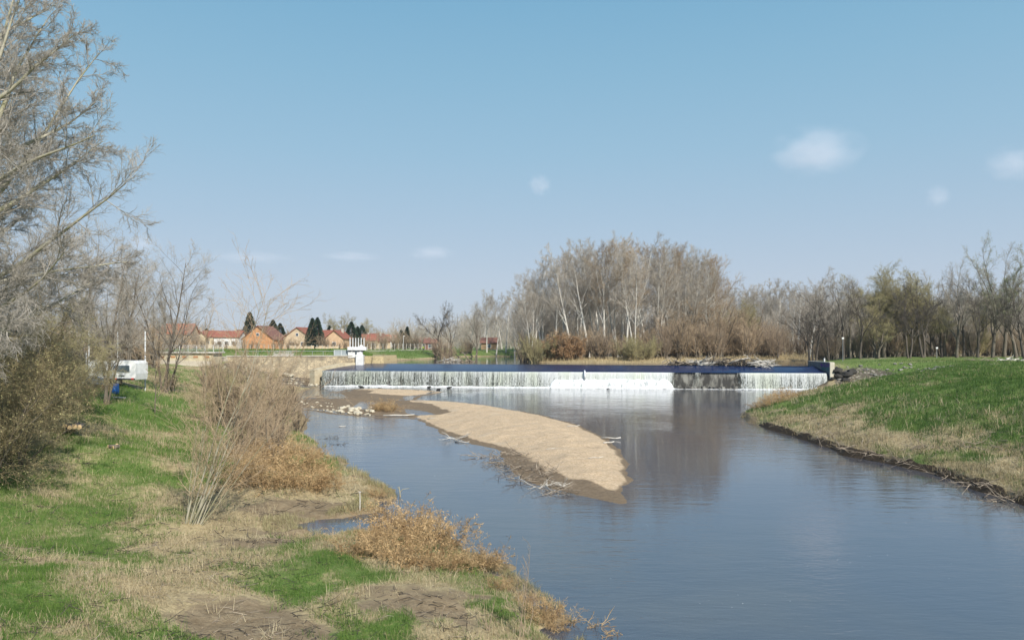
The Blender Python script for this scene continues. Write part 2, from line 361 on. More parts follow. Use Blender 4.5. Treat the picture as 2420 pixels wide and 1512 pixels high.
for (x, y, rx, ry, a) in ((780, 1350, 1.3, 2.2, 1.1), (600, 1385, 1.0, .9, .5), (230, 1235, 2.6, 2.6, .8), (150, 1420, 4, 2.2, .7), (400, 1140, 2.5, 2.5, .5), (250, 970, 9, 7, .9), (440, 960, 7, 5, .7), (870, 1120, 1.2, 2.5, .5),
                          (1170, 1430, .9, .8, .8), (740, 1500, 1.0, .6, .8), (880, 1490, .9, .6, .8), (430, 1290, 1.4, 1.5, -1.2), (400, 1420, 1.8, 1.8, -1.3), (590, 1460, 1.2, 1.2, -1.4), (980, 1420, 1.3, 1.2, -1.5), (560, 1250, 2.2, 2.5, -1.3),
                          (620, 1180, 2.5, 4, -1.2), (150, 1010, 4, 6, -.5), (330, 1110, 3, 3, -.35), (840, 1410, .9, .9, -.8), (100, 1320, 1.5, .6, -.6), (380, 1050, 3, 3, .3), (2140, 910, 3, 4, -.45), (2200, 930, 3, 3, -.45), (2020, 975, 4, 5, -.4), (2180, 965, 2, 3, -.4), (2330, 985, 3, 4, -.5), (2280, 1040, 3, 3, -.6), (2390, 1080, 3, 3, -.6), (2100, 1030, 3, 3, -.4), (2240, 900, 3, 3, -.35), (2360, 930, 2, 3, -.25), (2300, 1080, 1.6, 2, .7), (2150, 1010, 2, 3, .5), (1950, 1000, 3, 5, -.6), (2380, 1020, 2, 2.5, .5)):
    q = ground_at(x, y); GREEN.append((q[0], q[1], rx, ry, a))
MUD = []
for (x, y, rx, ry, a) in ((580, 1455, 1.5, 1.2, 1.3), (980, 1420, 1.6, 1.4, 1.3), (710, 1205, 3.0, 1.5, 1.2), (590, 1285, 1.8, 1.6, 1.0), (800, 1215, 2, 1.5, 1.1), (640, 1500, 1.4, .7, 1.3), (660, 1260, 2.0, 1.2, .8), (1060, 1440, .8, .6, .8), (520, 1500, .8, .5, .8), (1100, 1400, .7, .7, .7)):
    q = ground_at(x, y); MUD.append((q[0], q[1], rx, ry, a))
dR = sdist(gx, gy, RIVER)
mud = 1 - sstep(.1, 1.0, dR + (fbm(gx, gy, 1.5, 3, 91) - .5) * 1.4)
mud = mud + mudmap(gx, gy) * (.45 + 1.0 * fbm(gx, gy, .9, 3, 93))
grn = greenmap(gx, gy)
inup = sdist(gx, gy, UPLAND) < 0
dpp = sdist(gx, gy, PONDP)
isl = (dpp < 1)
grn = np.where(inup & isl, .12, grn); mud = np.where(inup, np.clip(1.0 - dpp, 0, 1) * (~isl) * .8 + isl * np.clip((4.25 - gz) * 3, 0, 1), mud)
grn = np.where(inup & ~isl & (gx < 20), .45 + .7 * (fbm(gx, gy, 5, 3, 95)), grn)
grn = np.where(inup & ~isl & (gx > 20), .62 + .8 * (fbm(gx, gy, 7, 3, 96) - .3), grn)
grn = np.where((gx > 20) & (gy > 158), grn * (1 - sstep(158, 166, gy)), grn)
grn = np.where((gx < -45) & (gy > 175), .2, grn)
rock = np.exp(-((gx - 60) / 5.5) ** 2 - ((gy - 127.5) / 6.0) ** 2) * (gx > 50) * 1.3
rock = np.maximum(rock, ((gx < -26) & (gx > -56) & (gy > 134) & (gy < 152) & ~inup & (dR > .3)) * .75)
path = ((gx < -32) & inup & (gy < 156)) * sstep(3.4, 2.6, -sdist(gx, gy, [(-400, 141)] + UP_L + [(-28, 160), (-40, 400), (-400, 400)]))
path = np.maximum(path, np.exp(-((gx - 72) / 9) ** 2 - ((gy - 112) / 1.3) ** 2) * 1.2)
path = np.maximum(path, np.exp(-((gx - 74) / 4) ** 2 - ((gy - 154) / 2.2) ** 2))
path = np.maximum(path, ((gx < 0) & (gx > -60) & (np.abs(dpp - 15.5) < 2.2) & (gy > 150)) * 1.0)
m, nt, b, out = newmat('river bank soil and turf'); M['ground'] = m
def attr(nt, n):
    a = nt.nodes.new('ShaderNodeAttribute'); a.attribute_name = n; return a.outputs['Fac']
fine = noise(nt, 3.0, 8, .7); mid = noise(nt, .6, 6, .65); vfine = noise(nt, 14, 6, .7)
straw = mixc(nt, ramp(nt, vfine, .3, .7), (.36, .285, .155), (.56, .455, .265)); straw = mixc(nt, ramp(nt, fine, .48, .7), straw, (.20, .155, .085))
green = mixc(nt, ramp(nt, vfine, .35, .65), (.075, .145, .030), (.165, .240, .062)); green = mixc(nt, ramp(nt, fine, .5, .7), green, (.30, .27, .12))
mudc = mixc(nt, ramp(nt, fine, .3, .7), (.21, .155, .092), (.34, .265, .165)); mudc = mixc(nt, ramp(nt, vfine, .58, .75), mudc, (.11, .085, .055))
gf = mth(nt, 'ADD', attr(nt, 'green'), mth(nt, 'MULTIPLY_ADD', fine, 1.3, -.65))
gf = mth(nt, 'ADD', gf, mth(nt, 'MULTIPLY_ADD', vfine, .8, -.4)); c = mixc(nt, ramp(nt, gf, .22, .80), straw, green)
c = mixc(nt, ramp(nt, mth(nt, 'ADD', attr(nt, 'mud'), mth(nt, 'MULTIPLY_ADD', fine, 1.0, -.5)), .30, .72), c, mudc)
vor = N(nt, 'ShaderNodeTexVoronoi', Scale=1.6); tc = nt.nodes.new('ShaderNodeTexCoord'); nt.links.new(tc.outputs['Object'], vor.inputs['Vector'])
rk = mixc(nt, ramp(nt, vor.outputs['Distance'], .0, .55), (.42, .38, .31), (.13, .11, .085))
c = mixc(nt, ramp(nt, mth(nt, 'ADD', attr(nt, 'rock'), mth(nt, 'MULTIPLY_ADD', fine, .5, -.25)), .45, .6), c, rk)
c = mixc(nt, ramp(nt, attr(nt, 'path'), .4, .6), c, (.46, .41, .32)); c = mixc(nt, ramp(nt, attr(nt, 'edge'), .35, .6), c, (.065, .048, .032))
nt.links.new(c, b.inputs['Base Color']); b.inputs['Roughness'].default_value = .95; b.inputs['Specular IOR Level'].default_value = .15
bp = N(nt, 'ShaderNodeBump', Strength=.8, Distance=.12); nt.links.new(mth(nt, 'ADD', fine, mth(nt, 'MULTIPLY', vfine, .5)), bp.inputs['Height']); nt.links.new(bp.outputs[0], b.inputs['Normal'])
tag(npmesh('ground', gv, gq, m, smooth=True, attrs={'green': grn, 'mud': mud, 'rock': rock, 'path': path, 'edge': (gx > 12) * (1 - sstep(.3, .8, dR + (fbm(gx, gy, 1.0, 3, 97) - .5) * .9)) * (~inup) * (gy < 75)}), 'grassy river banks with dry straw, mud and young green grass', 'ground', kind='structure')
# ---------------------------------------------------------------- gravel bar
BARP = [(860, 985), (930, 987), (980, 992), (1010, 1006), (1040, 1022), (1110, 1045), (1175, 1066), (1195, 1098), (1240, 1133), (1310, 1156), (1400, 1178), (1465, 1188), (1492, 1140), (1482, 1085), (1440, 1040), (1370, 1005), (1270, 978), (1150, 957), (1060, 948), (985, 944), (1000, 935), (1052, 926), (1000, 921), (890, 918), (820, 920), (770, 930), (720, 940), (660, 950), (640, 985), (700, 966), (780, 978)]
BAR = [at(*p) for p in BARP]
POOLS = [[at(*p) for p in ((772, 926), (800, 930), (817, 939), (790, 943), (768, 938))], [at(*p) for p in ((838, 962), (856, 949), (884, 951), (880, 966), (850, 968))], [at(*p) for p in ((962, 967), (1000, 972), (1028, 981), (995, 981), (965, 975))]]
def barh(X, Y):
    d = -sdist(X, Y, BAR) + (fbm(X, Y, 3.2, 3, 7) - .5) * 1.1 + (fbm(X, Y, .6, 2, 8) - .5) * .3
    z = np.interp(d, [-6, -.8, 0, 1.2, 4, 9], [-1.5, -.3, 0, .10, .36, .55]) + np.clip(d, 0, 2) * .12 * (fbm(X, Y, 1.0, 3, 9) - .5) + np.clip(d / 3, 0, 1) * (fbm(X, Y, 6, 3, 19) - .45) * .25
    z = z - sstep(-6, -13, X) * .16 * (d > .8)
    for p in POOLS: z = np.minimum(z, np.interp(sdist(X, Y, p), [-2, 0, 1.2, 4], [-.3, -.04, .12, .6]))
    return z
bv, bq = grid(np.arange(-36, 12, .22), np.concatenate([np.arange(36, 70, .22), np.arange(70, 142, .5)]), barh)
keep = (bv[:, 2] > -.5)[bq].any(1); bq = bq[keep]
used, inv = np.unique(bq, return_inverse=True); bv = bv[used]; bq = inv.reshape(-1, 4)
m, nt, b, out = newmat('tan gravel and wet silt'); M['gravel'] = m
fine = noise(nt, 4.0, 8, .75); mid = noise(nt, .8, 5, .6, (1, .35, 1)); vf = noise(nt, 9, 5, .8)
sand = mixc(nt, ramp(nt, fine, .35, .65), (.73, .56, .37), (.56, .41, .255)); sand = mixc(nt, ramp(nt, vf, .50, .62), sand, (.40, .29, .17)); sand = mixc(nt, ramp(nt, vf, .42, .30), sand, (.85, .72, .52)); sand = mixc(nt, ramp(nt, noise(nt, 1.1, 6, .72, (1, .5, 1)), .56, .72), sand, (.42, .31, .20)); sand = mixc(nt, ramp(nt, noise(nt, .35, 4, .6), .55, .7), sand, (.60, .47, .32))
wet = mixc(nt, ramp(nt, fine, .35, .65), (.185, .135, .085), (.26, .195, .125))
f = mth(nt, 'ADD', attr(nt, 'sand'), mth(nt, 'MULTIPLY_ADD', mid, 1.0, -.5)); f = mth(nt, 'ADD', f, mth(nt, 'MULTIPLY_ADD', fine, .35, -.175))
c = mixc(nt, ramp(nt, f, .36, .60), wet, sand); nt.links.new(c, b.inputs['Base Color'])
b.inputs['Roughness'].default_value = .9; b.inputs['Specular IOR Level'].default_value = .2
bp = N(nt, 'ShaderNodeBump', Strength=.8, Distance=.07); nt.links.new(mth(nt, 'ADD', fine, vf), bp.inputs['Height']); nt.links.new(bp.outputs[0], b.inputs['Normal'])
sx, sy = bv[:, 0], bv[:, 1]
dn = -sdist(sx, sy, BAR)
sA = np.interp(dn, [0, .25, .8, 2.2], [0, .28, .78, 1.1])
soff = sdist(sx, sy, [at(*p) for p in ((985, 944), (960, 952), (1010, 962), (1060, 978), (975, 985), (1050, 1020), (1130, 1045), (1210, 1065), (1290, 1125), (1465, 1170), (1520, 1140), (1500, 1060), (1370, 990), (1150, 940))])
soff2 = sdist(sx, sy, [at(*p) for p in ((860, 934), (920, 936), (990, 934), (1052, 926), (1000, 921), (900, 921), (830, 922), (880, 927))])
sA = np.minimum(sA, 1.15 - sstep(-1.6, .6, np.minimum(soff, soff2)) * 1.05)
tag(npmesh('gravel_bar', bv, bq, m, smooth=True, attrs={'sand': sA}), 'long tan gravel bar with wet brown rim in the river below the weir', 'gravel bar', kind='structure')
def bar_at(x, y):
    X, Y = at(x, y, .4); return X, Y, float(barh(np.array([X]), np.array([Y]))[0])
# ---------------------------------------------------------------- water
def water_mat(name, wl, strength, deep=(.062, .072, .098), rough=.03, foam=False):  # deep: bluish base, part of the sky's reflection put into the colour
    m, nt, b, out = newmat(name)
    tc = nt.nodes.new('ShaderNodeTexCoord')
    def nz(scale, st, det=3, w=0.0):
        mp = nt.nodes.new('ShaderNodeMapping'); mp.inputs['Scale'].default_value = st; mp.inputs['Rotation'].default_value = (0, 0, w); nt.links.new(tc.outputs['Object'], mp.inputs[0])
        n = N(nt, 'ShaderNodeTexNoise', Scale=scale, Detail=det, Roughness=.55, Distortion=.4); nt.links.new(mp.outputs[0], n.inputs['Vector']); return n.outputs[0]
    patch = ramp(nt, nz(.06, (1, 1, 1), 3), .35, .7)
    n1 = nz(1.1 * wl, (.45, 1.25, 1), 4, .25); n2 = nz(4.0 * wl, (.5, 1.3, 1), 3, -.2); n3 = nz(.35 * wl, (.5, 1, 1), 2, .1)
    hsum = mth(nt, 'ADD', mth(nt, 'MULTIPLY', n1, mth(nt, 'MULTIPLY_ADD', patch, 1.2, .35)), mth(nt, 'MULTIPLY', n2, .25)); hsum = mth(nt, 'ADD', hsum, mth(nt, 'MULTIPLY', n3, .8))
    if foam: hsum = mth(nt, 'MULTIPLY', hsum, attr(nt, 'ripple'))
    bp = N(nt, 'ShaderNodeBump', Strength=strength, Distance=.05); nt.links.new(hsum, bp.inputs['Height']); nt.links.new(bp.outputs[0], b.inputs['Normal'])
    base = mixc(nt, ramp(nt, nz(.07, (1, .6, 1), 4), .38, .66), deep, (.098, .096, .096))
    if foam:
        fl = nz(7, (.8, 1.2, 1), 3); band = nz(.35, (.35, 1, 1), 3, .3)
        a = attr(nt, 'foam'); th = mth(nt, 'ADD', mth(nt, 'MULTIPLY', fl, 1.0), mth(nt, 'MULTIPLY_ADD', band, .35, -.17)); th = mth(nt, 'ADD', th, mth(nt, 'MULTIPLY', a, .36))
        fm = ramp(nt, th, .76, .84); base = mixc(nt, fm, base, (.75, .77, .76))
        nt.links.new(mth(nt, 'MULTIPLY_ADD', fm, .6, rough), b.inputs['Roughness'])
    else: b.inputs['Roughness'].default_value = rough
    nt.links.new(base, b.inputs['Base Color']); b.inputs['IOR'].default_value = 1.58; b.inputs['Specular IOR Level'].default_value = 1.0
    return m
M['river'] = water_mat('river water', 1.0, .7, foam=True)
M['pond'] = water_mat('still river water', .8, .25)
v, q = grid(np.concatenate([np.arange(-40, 62, .6)]), np.arange(-45, 146, .6), lambda X, Y: X * 0)
yl = lambda X: np.interp(X, [-35.8, 54.5], [143.3, 131.7])
dd = yl(v[:, 0]) - v[:, 1]
xx = v[:, 0]
foam = np.interp(dd, [0, 1.0, 3.5, 9, 20, 45], [.9, .55, .26, .16, .06, 0]) * np.interp(xx, [-35, -10, 4, 18, 26, 54], [.2, .6, 1, 1.1, .7, .5])
foam = foam + .28 * np.exp(-((xx - 22 + (95 - v[:, 1]) * .12) / 5) ** 2 - ((v[:, 1] - 92) / 22) ** 2)
ripl = np.interp(v[:, 1], [10, 24, 34, 52, 66, 90, 120, 140], [.85, .75, .42, .40, .75, .95, 1.1, 1.2]) * np.interp(v[:, 0], [-20, -2, 10, 22, 30], [1.5, 1.2, .9, .9, 1.3]) * (.55 + .9 * fbm(v[:, 0], v[:, 1], 14, 3, 601))
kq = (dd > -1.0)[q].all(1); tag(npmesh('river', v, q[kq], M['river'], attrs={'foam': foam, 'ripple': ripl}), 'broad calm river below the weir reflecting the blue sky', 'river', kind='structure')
yt = lambda X: np.interp(X, [-30.5, 53.5], [154.8, 136.7])
v, q = grid(np.arange(-40, 134, 2.0), np.arange(132, 252, 2.0), lambda X, Y: X * 0 + POND)
v[:, 1] = np.where(v[:, 1] < yt(v[:, 0]) + 1.9, np.minimum(np.maximum(v[:, 1], yt(v[:, 0])), yt(v[:, 0])), v[:, 1])
kq = (v[:, 0] > -34)[q].all(1) & ((v[:, 0] < 55) | (v[:, 1] > 140))[q].all(1)
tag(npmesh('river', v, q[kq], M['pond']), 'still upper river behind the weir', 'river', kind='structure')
# ---------------------------------------------------------------- weir
CL, CR_ = (-35.8, 143.3), (54.6, 131.7); TL, TR = (-30.5, 154.8), (54.6, 137.2); CZ = 2.87
def along(u): return CL[0] + (CR_[0] - CL[0]) * u, CL[1] + (CR_[1] - CL[1]) * u
WLEN = math.hypot(CR_[0] - CL[0], CR_[1] - CL[1]); NX, NY = (CR_[1] - CL[1]) / WLEN, -(CR_[0] - CL[0]) / WLEN   # normal, towards the camera
weir = thing('weir', 'long low river weir with water sliding down and falling in a white curtain', 'weir', (CL[0], CL[1], 0))
def wl(o): o.parent = weir; o.location = (-CL[0], -CL[1], 0); return o
M['weir_concrete'] = mat('wet stained concrete', (.28, .27, .235), (.055, .052, .046), .8, bump=.5, stretch=(1.2, 1, .5), lo=.35, hi=.6, rough=.6)
mb = MB()
for i in range(30):
    a, b_ = along(i / 30), along((i + 1) / 30); q0 = 1.15
    pr = []
    for (p, u) in ((a, i / 30), (b_, (i + 1) / 30)):
        back = (p[0] - NX * 2.5, p[1] - NY * 2.5)
        pr.append([(p[0] - NX * .28, p[1] - NY * .28, -.8), (p[0] - NX * .28, p[1] - NY * .28, CZ - .06), (back[0], back[1], CZ + .05), (back[0], back[1], -.8)])
    mb.add(pr[0] + pr[1], [(0, 1, 5, 4), (1, 2, 6, 5), (2, 3, 7, 6)] + ([(0, 3, 2, 1)] if i == 0 else []) + ([(4, 5, 6, 7)] if i == 29 else []))
wl(mb.build('drop_wall', M['weir_concrete']))
# broken concrete blocks and dark gaps at the dry stretch
mb = MB(); rs = random.Random(4)
for k in range(16):
    u = (1612 - 755 + k * 9) / 1195.0 * 1.0; p = along(min(u, .99)); w = rs.uniform(.4, 1.1); h = rs.uniform(.25, .7)
    mb.box((p[0] + NX * rs.uniform(.1, .5), p[1] + NY * rs.uniform(.1, .5), h / 2 - .15), (w, .7, h), rs.uniform(-.3, .1), .08)
wl(mb.build('broken_block', M['weir_concrete']))
# slope with its sheet of water
nu, nv = 240, 12; vs = []
for j in range(nv + 1):
    t = j / nv
    for i in range(nu + 1):
        u = i / nu; c = along(u); T = (TL[0] + (TR[0] - TL[0]) * u, TL[1] + (TR[1] - TL[1]) * u)
        z = CZ + (POND + .012 - CZ) * (t ** .8)
        vs.append((c[0] + (T[0] - c[0]) * t + NX * .03 * (j == 0), c[1] + (T[1] - c[1]) * t + NY * .03 * (j == 0), z + .03 * math.sin(u * 60 + t * 3) * t * (1 - t)))
ii = np.arange((nu + 1) * (nv + 1)).reshape(nv + 1, nu + 1)
q = np.stack([ii[:-1, :-1].ravel(), ii[:-1, 1:].ravel(), ii[1:, 1:].ravel(), ii[1:, :-1].ravel()], 1)
m, nt, b, out = newmat('thin sliding water'); M['slide'] = m
n = noise(nt, .5, 5, .6, (.5, 2, 1)); base = mixc(nt, ramp(nt, n, .4, .7), (.009, .026, .082), (.018, .026, .078))  # navy base paints in the reflected upper sky
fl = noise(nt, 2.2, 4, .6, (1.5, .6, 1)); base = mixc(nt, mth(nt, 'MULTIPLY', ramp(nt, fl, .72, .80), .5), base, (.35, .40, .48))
nt.links.new(base, b.inputs['Base Color']); b.inputs['Roughness'].default_value = .2; b.inputs['IOR'].default_value = 1.33; b.inputs['Specular IOR Level'].default_value = .12
bp = N(nt, 'ShaderNodeBump', Strength=.25, Distance=.04); nt.links.new(noise(nt, 2.0, 3, .5, (1.2, .5, 1)), bp.inputs['Height']); nt.links.new(bp.outputs[0], b.inputs['Normal'])
wl(npmesh('sliding_water', vs, q, M['slide'], smooth=True))
# falling curtain
def uP(px): return (px - 757) / (1950 - 757.0)
FLOWX = [755, 1180, 1290, 1400, 1590, 1606, 1618, 1650, 1662, 1680, 1740, 1752, 1765, 1800, 1850, 1950]
FLOWV = [.24, .32, .46, .66, .68, .22, -.22, -.25, .16, -.35, -.38, -.10, .36, .52, .42, .36]
nu, nv = 1500, 18; U = np.linspace(0, 1, nu + 1); T = np.linspace(0, 1, nv + 1); UU, TT = np.meshgrid(U, T)
out_ = .35 * TT ** .55 + .22 * TT * vnoise(UU * WLEN * 2.2, TT * .8, 3) + .12 * TT * vnoise(UU * WLEN * 7, TT * 1.5, 5) + .03
px_ = CL[0] + (CR_[0] - CL[0]) * UU + NX * out_; py_ = CL[1] + (CR_[1] - CL[1]) * UU + NY * out_; pz = (CZ + .015) * (1 - TT ** 1.25) - .06 * TT
ii = np.arange((nu + 1) * (nv + 1)).reshape(nv + 1, nu + 1); q = np.stack([ii[:-1, :-1].ravel(), ii[1:, :-1].ravel(), ii[1:, 1:].ravel(), ii[:-1, 1:].ravel()], 1)
flow = np.interp(UU, [uP(p) for p in FLOWX], FLOWV)
m, nt, b, out = newmat('falling white water'); M['fall'] = m
def vecn(sc_s, sc_h, det=4, off=0):
    cmb = nt.nodes.new('ShaderNodeCombineXYZ'); nt.links.new(mth(nt, 'MULTIPLY', attr(nt, 's'), sc_s), cmb.inputs[0]); nt.links.new(mth(nt, 'MULTIPLY', attr(nt, 'h'), sc_h), cmb.inputs[1]); cmb.inputs[2].default_value = off
    n = N(nt, 'ShaderNodeTexNoise', Scale=1.0, Detail=det, Roughness=.65); nt.links.new(cmb.outputs[0], n.inputs['Vector']); return n.outputs[0]
st = vecn(9, 1.0, 5); st2 = vecn(1.2, .35, 3, 4); sp = vecn(11, 7.0, 3, 9); wide = vecn(.18, .2, 2, 13)
f = mth(nt, 'ADD', mth(nt, 'MULTIPLY_ADD', st, 1.7, -.85), mth(nt, 'MULTIPLY_ADD', st2, .7, -.35)); f = mth(nt, 'ADD', f, attr(nt, 'flow'))
hh = mth(nt, 'POWER', attr(nt, 'h'), 1.0)
f = mth(nt, 'ADD', f, mth(nt, 'MULTIPLY', mth(nt, 'MULTIPLY_ADD', sp, 2.6, -1.35), mth(nt, 'MULTIPLY_ADD', hh, .9, .1)))
f = mth(nt, 'ADD', f, mth(nt, 'MULTIPLY_ADD', hh, -.14, .10))
col = mixc(nt, ramp(nt, f, .10, .62), (.13, .14, .12), mixc(nt, ramp(nt, wide, .4, .62), (.58, .60, .585), (.54, .575, .48))); col = mixc(nt, ramp(nt, f, .74, 1.1), col, (.82, .84, .82))
nt.links.new(col, b.inputs['Base Color']); b.inputs['Roughness'].default_value = .35
bp = N(nt, 'ShaderNodeBump', Strength=.5, Distance=.08); nt.links.new(f, bp.inputs['Height']); nt.links.new(bp.outputs[0], b.inputs['Normal'])
tr = nt.nodes.new('ShaderNodeBsdfTransparent'); mx = nt.nodes.new('ShaderNodeMixShader'); nt.links.new(ramp(nt, f, -.02, .28), mx.inputs[0]); nt.links.new(tr.outputs[0], mx.inputs[1]); nt.links.new(b.outputs[0], mx.inputs[2]); nt.links.new(mx.outputs[0], out.inputs[0])
wl(npmesh('water_curtain', np.stack([px_.ravel(), py_.ravel(), pz.ravel()], 1), q, m, smooth=True, attrs={'s': (UU * WLEN).ravel(), 'h': TT.ravel(), 'flow': flow.ravel()}))
# foam: low strip along the foot, tall bulging bank in the middle, splash at the right end
m, nt, b, out = newmat('foam'); M['foam'] = m
n = noise(nt, 5, 6, .75); n2 = noise(nt, 1.6, 4, .6, (1.6, 1, .5))
nt.links.new(mixc(nt, ramp(nt, n2, .52, .72), mixc(nt, ramp(nt, n, .3, .6), (.70, .73, .74), (.88, .89, .89)), (.42, .46, .45)), b.inputs['Base Color']); b.inputs['Roughness'].default_value = .7
bp = N(nt, 'ShaderNodeBump', Strength=.9, Distance=.12); nt.links.new(n, bp.inputs['Height']); nt.links.new(bp.outputs[0], b.inputs['Normal'])
def foam_bank(name, u0, u1, hfun, dfun, seed):
    n = int((u1 - u0) * WLEN / .12) + 2; U = np.linspace(u0, u1, n); A = np.linspace(0, 1, 14); UU, AA = np.meshgrid(U, A)
    s = UU * WLEN; nz = vnoise(s * 1.7, AA * 5, seed) - .5; nz2 = vnoise(s * 5, AA * 12, seed + 1) - .5
    h = hfun(UU) * (1 + .18 * (vnoise(s * .9, s * 0, seed + 2) - .5)); d = dfun(UU)
    z = h * np.cos(AA * pi / 2) ** .6 + nz * .10 * np.minimum(h, 1) * 2 * (AA < .95); o = .25 + d * np.sin(AA * pi / 2) ** .8 + nz2 * .12
    o = np.where(AA == 0, -.2, o); z = np.where(AA >= .99, -.08, z)
    x = CL[0] + (CR_[0] - CL[0]) * UU + NX * o; y = CL[1] + (CR_[1] - CL[1]) * UU + NY * o
    ii = np.arange(UU.size).reshape(UU.shape); q = np.stack([ii[:-1, :-1].ravel(), ii[1:, :-1].ravel(), ii[1:, 1:].ravel(), ii[:-1, 1:].ravel()], 1)
    return wl(npmesh(name, np.stack([x.ravel(), y.ravel(), z.ravel()], 1), q, M['foam'], smooth=True))
fl_ = lambda U: np.interp(U, [uP(p) for p in (765, 800, 1300, 1600, 1625, 1740, 1760, 1950)], [.14, .24, .20, .22, .04, .03, .14, .18])
foam_bank('foam_strip', uP(766), uP(1946), lambda U: fl_(U) * (.6 + .8 * vnoise(U * WLEN * .5, U * 0, 8)), lambda U: .55 + fl_(U) * 2.0, 31)
hb = lambda U: 1.62 * np.clip(np.minimum((U - uP(1320)) / .010, (uP(1608) - U) / .012), 0, 1) ** .5
foam_bank('foam_bank', uP(1320), uP(1608), hb, lambda U: .75 + 0 * U, 47)
mb = MB(); p = along(.992)
for k in range(26):
    a = rs.uniform(-2.6, .6); r = rs.uniform(.10, .34); mb.tube([(p[0] + a, p[1] + NY * rs.uniform(.4, 1.6), r * .3), (p[0] + a + rs.uniform(.2, .5), p[1] + NY * rs.uniform(.4, 1.4), rs.uniform(.2, 1.0) * max(.2, 1 + a * .3))], [r, r * .4], 7)
wl(mb.build('splash', M['foam'], smooth=True))
p = along(uP(1402)); mb = MB(); mb.tube([(p[0], p[1] - .0, CZ + .0), (p[0], p[1] + NY * .15, CZ + .30), (p[0] + .02, p[1] + NY * .55, CZ + .1), (p[0], p[1] + NY * .8, 1.6)], [.05, .12, .16, .2], 7); wl(mb.build('spout', M['foam'], smooth=True))
# ---------------------------------------------------------------- right wing wall with graffiti
M['wing'] = mat('shade-toned grey concrete', (.20, .22, .24), (.13, .14, .16), .9, bump=.1, stretch=(1, 1, .5))  # dark concrete, with the shade on its left face mixed into the tone
ww = thing('wing_wall', 'grey concrete wing wall with purple and teal graffiti at the right end of the weir', 'concrete wall', (54.9, 136, 0))
mb = MB(); mb.box((.35, .1, 1.9), (.6, 9.8, 5.6), 0, .05); mb.build('wall', M['wing'], ww)
mb = MB(); mb.box((.36, -4.95, 1.92), (.78, .28, 5.7), 0, .03); mb.build('end_face', mat('sun-toned end concrete', (.66, .62, .50), (.5, .46, .36), 1, bump=.1), ww)  # sunlit end of the same wall, its brightness put into the colour
mb = MB(); mb.box((.35, .1, 4.76), (.8, 9.6, .12)); mb.build('coping', M['concrete'], ww)
def strokes(colour, zs, seed, name):
    r = random.Random(seed); mb = MB(); y = -4.55
    while y < -1.2:
        w = r.uniform(.28, .42); pts = []; kind = r.choice((0, 1, 2, 3))
        for t in np.linspace(0, 1, 9):
            if kind == 0: a = t * 1.8 * pi; yy, z = y + w * .5 + w * .5 * sin(a), .5 + .45 * cos(a)
            elif kind == 1: yy, z = y + w * t, .05 + .9 * abs(math.sin(t * pi * 1.5))
            elif kind == 2: yy, z = y + w * .5 * (1 + sin(t * 2 * pi)), t
            else: yy, z = y + w * (1 - abs(2 * t - 1)), t
            pts.append((.035, yy, zs + z * .68))
        mb.tube(pts, .028, 5); y += w + .08
    return mb.build(name, colour, ww)
strokes(mat('purple spray paint', (.16, .05, .34), rough=.6), 3.86, 3, 'graffiti')
strokes(mat('teal spray paint', (.08, .30, .30), rough=.6), 3.28, 9, 'graffiti')
pm = thing('marker_post', 'short white post with black top beside the graffiti wing wall', 'post', (54.9, 133.4, 4.82))
MB().tube([(0, 0, 0), (0, 0, .62)], .13, 10).build('post', M['white'], pm); MB().tube([(0, 0, .62), (0, 0, .95)], [.14, .09], 10).build('cap', M['dark'], pm)
# boulders and revetment stones to the right of the weir
def stone_mesh(seed, n=5):
    r = np.random.RandomState(seed); import bmesh
    bm = bmesh.new(); bmesh.ops.create_icosphere(bm, subdivisions=2, radius=.5)
    cuts = [Vector(r.randn(3)).normalized() for _ in range(9)]
    for v in bm.verts:
        for c in cuts:
            d = v.co.dot(c) - .36
            if d > 0: v.co -= c * d * .85
        v.co *= 1 + .05 * r.randn()
        v.co.z *= .7
    me = bpy.data.meshes.new('stone'); bm.to_mesh(me); bm.free(); return me
STM = [stone_mesh(i) for i in range(6)]
M['pale_stone'] = mat('pale limestone', (.62, .56, .43), (.42, .37, .27), 1.6, bump=.3, vary=.15)
M['grey_stone'] = mat('grey stone', (.33, .31, .27), (.17, .16, .14), 1.6, bump=.4, vary=.25)
M['dark_stone'] = mat('dark wet rock', (.055, .05, .042), (.03, .028, .024), 1.6, bump=.4)
def stone_me(i, mk):
    k = 'st%d%s' % (i, mk)
    if k not in M: me = STM[i].copy(); me.materials.clear(); me.materials.append(M[mk]); M[k] = me
    return M[k]
def stone(x, y, z, s, mk, seed, key, text, cat='rock', grp='rocks', flat=1.0):
    r = random.Random(seed); me = stone_me(r.randrange(6), mk)
    o = bpy.data.objects.new('rock', me); COL.objects.link(o); o.location = (x, y, z); o.scale = (s * r.uniform(.8, 1.3), s * r.uniform(.8, 1.2), s * r.uniform(.7, 1.0) * flat); o.rotation_euler = (r.uniform(-.2, .2), r.uniform(-.2, .2), r.uniform(0, 6.3))
    o['category'] = cat; return ranked(key, o, text, grp)
for k, (x, y, s) in enumerate(((56.2, 131.6, 2.6), (57.4, 130.6, 2.2), (55.9, 130.2, 1.8), (58.8, 131.4, 2.0), (56.6, 128.9, 1.5), (54.8, 130.1, 1.1))):
    stone(x, y, hz(x, y) + s * .15, s, 'dark_stone', k, 'dark boulder', '{} from the left of the dark wet boulders at the right foot of the weir', grp='dark boulders at the right foot of the weir')
r = random.Random(77)
for k in range(110):
    x = r.uniform(55.5, 70); y = r.uniform(121, 134) - (x - 60) * .2
    if sdist(x, y, RIVER) < .4: continue
    stone(x, y, hz(x, y) + .05, r.uniform(.35, .8), 'grey_stone', 100 + k, 'revetment', '{} from the left of the grey revetment stones beside the right wing wall', grp='revetment stones beside the weir')
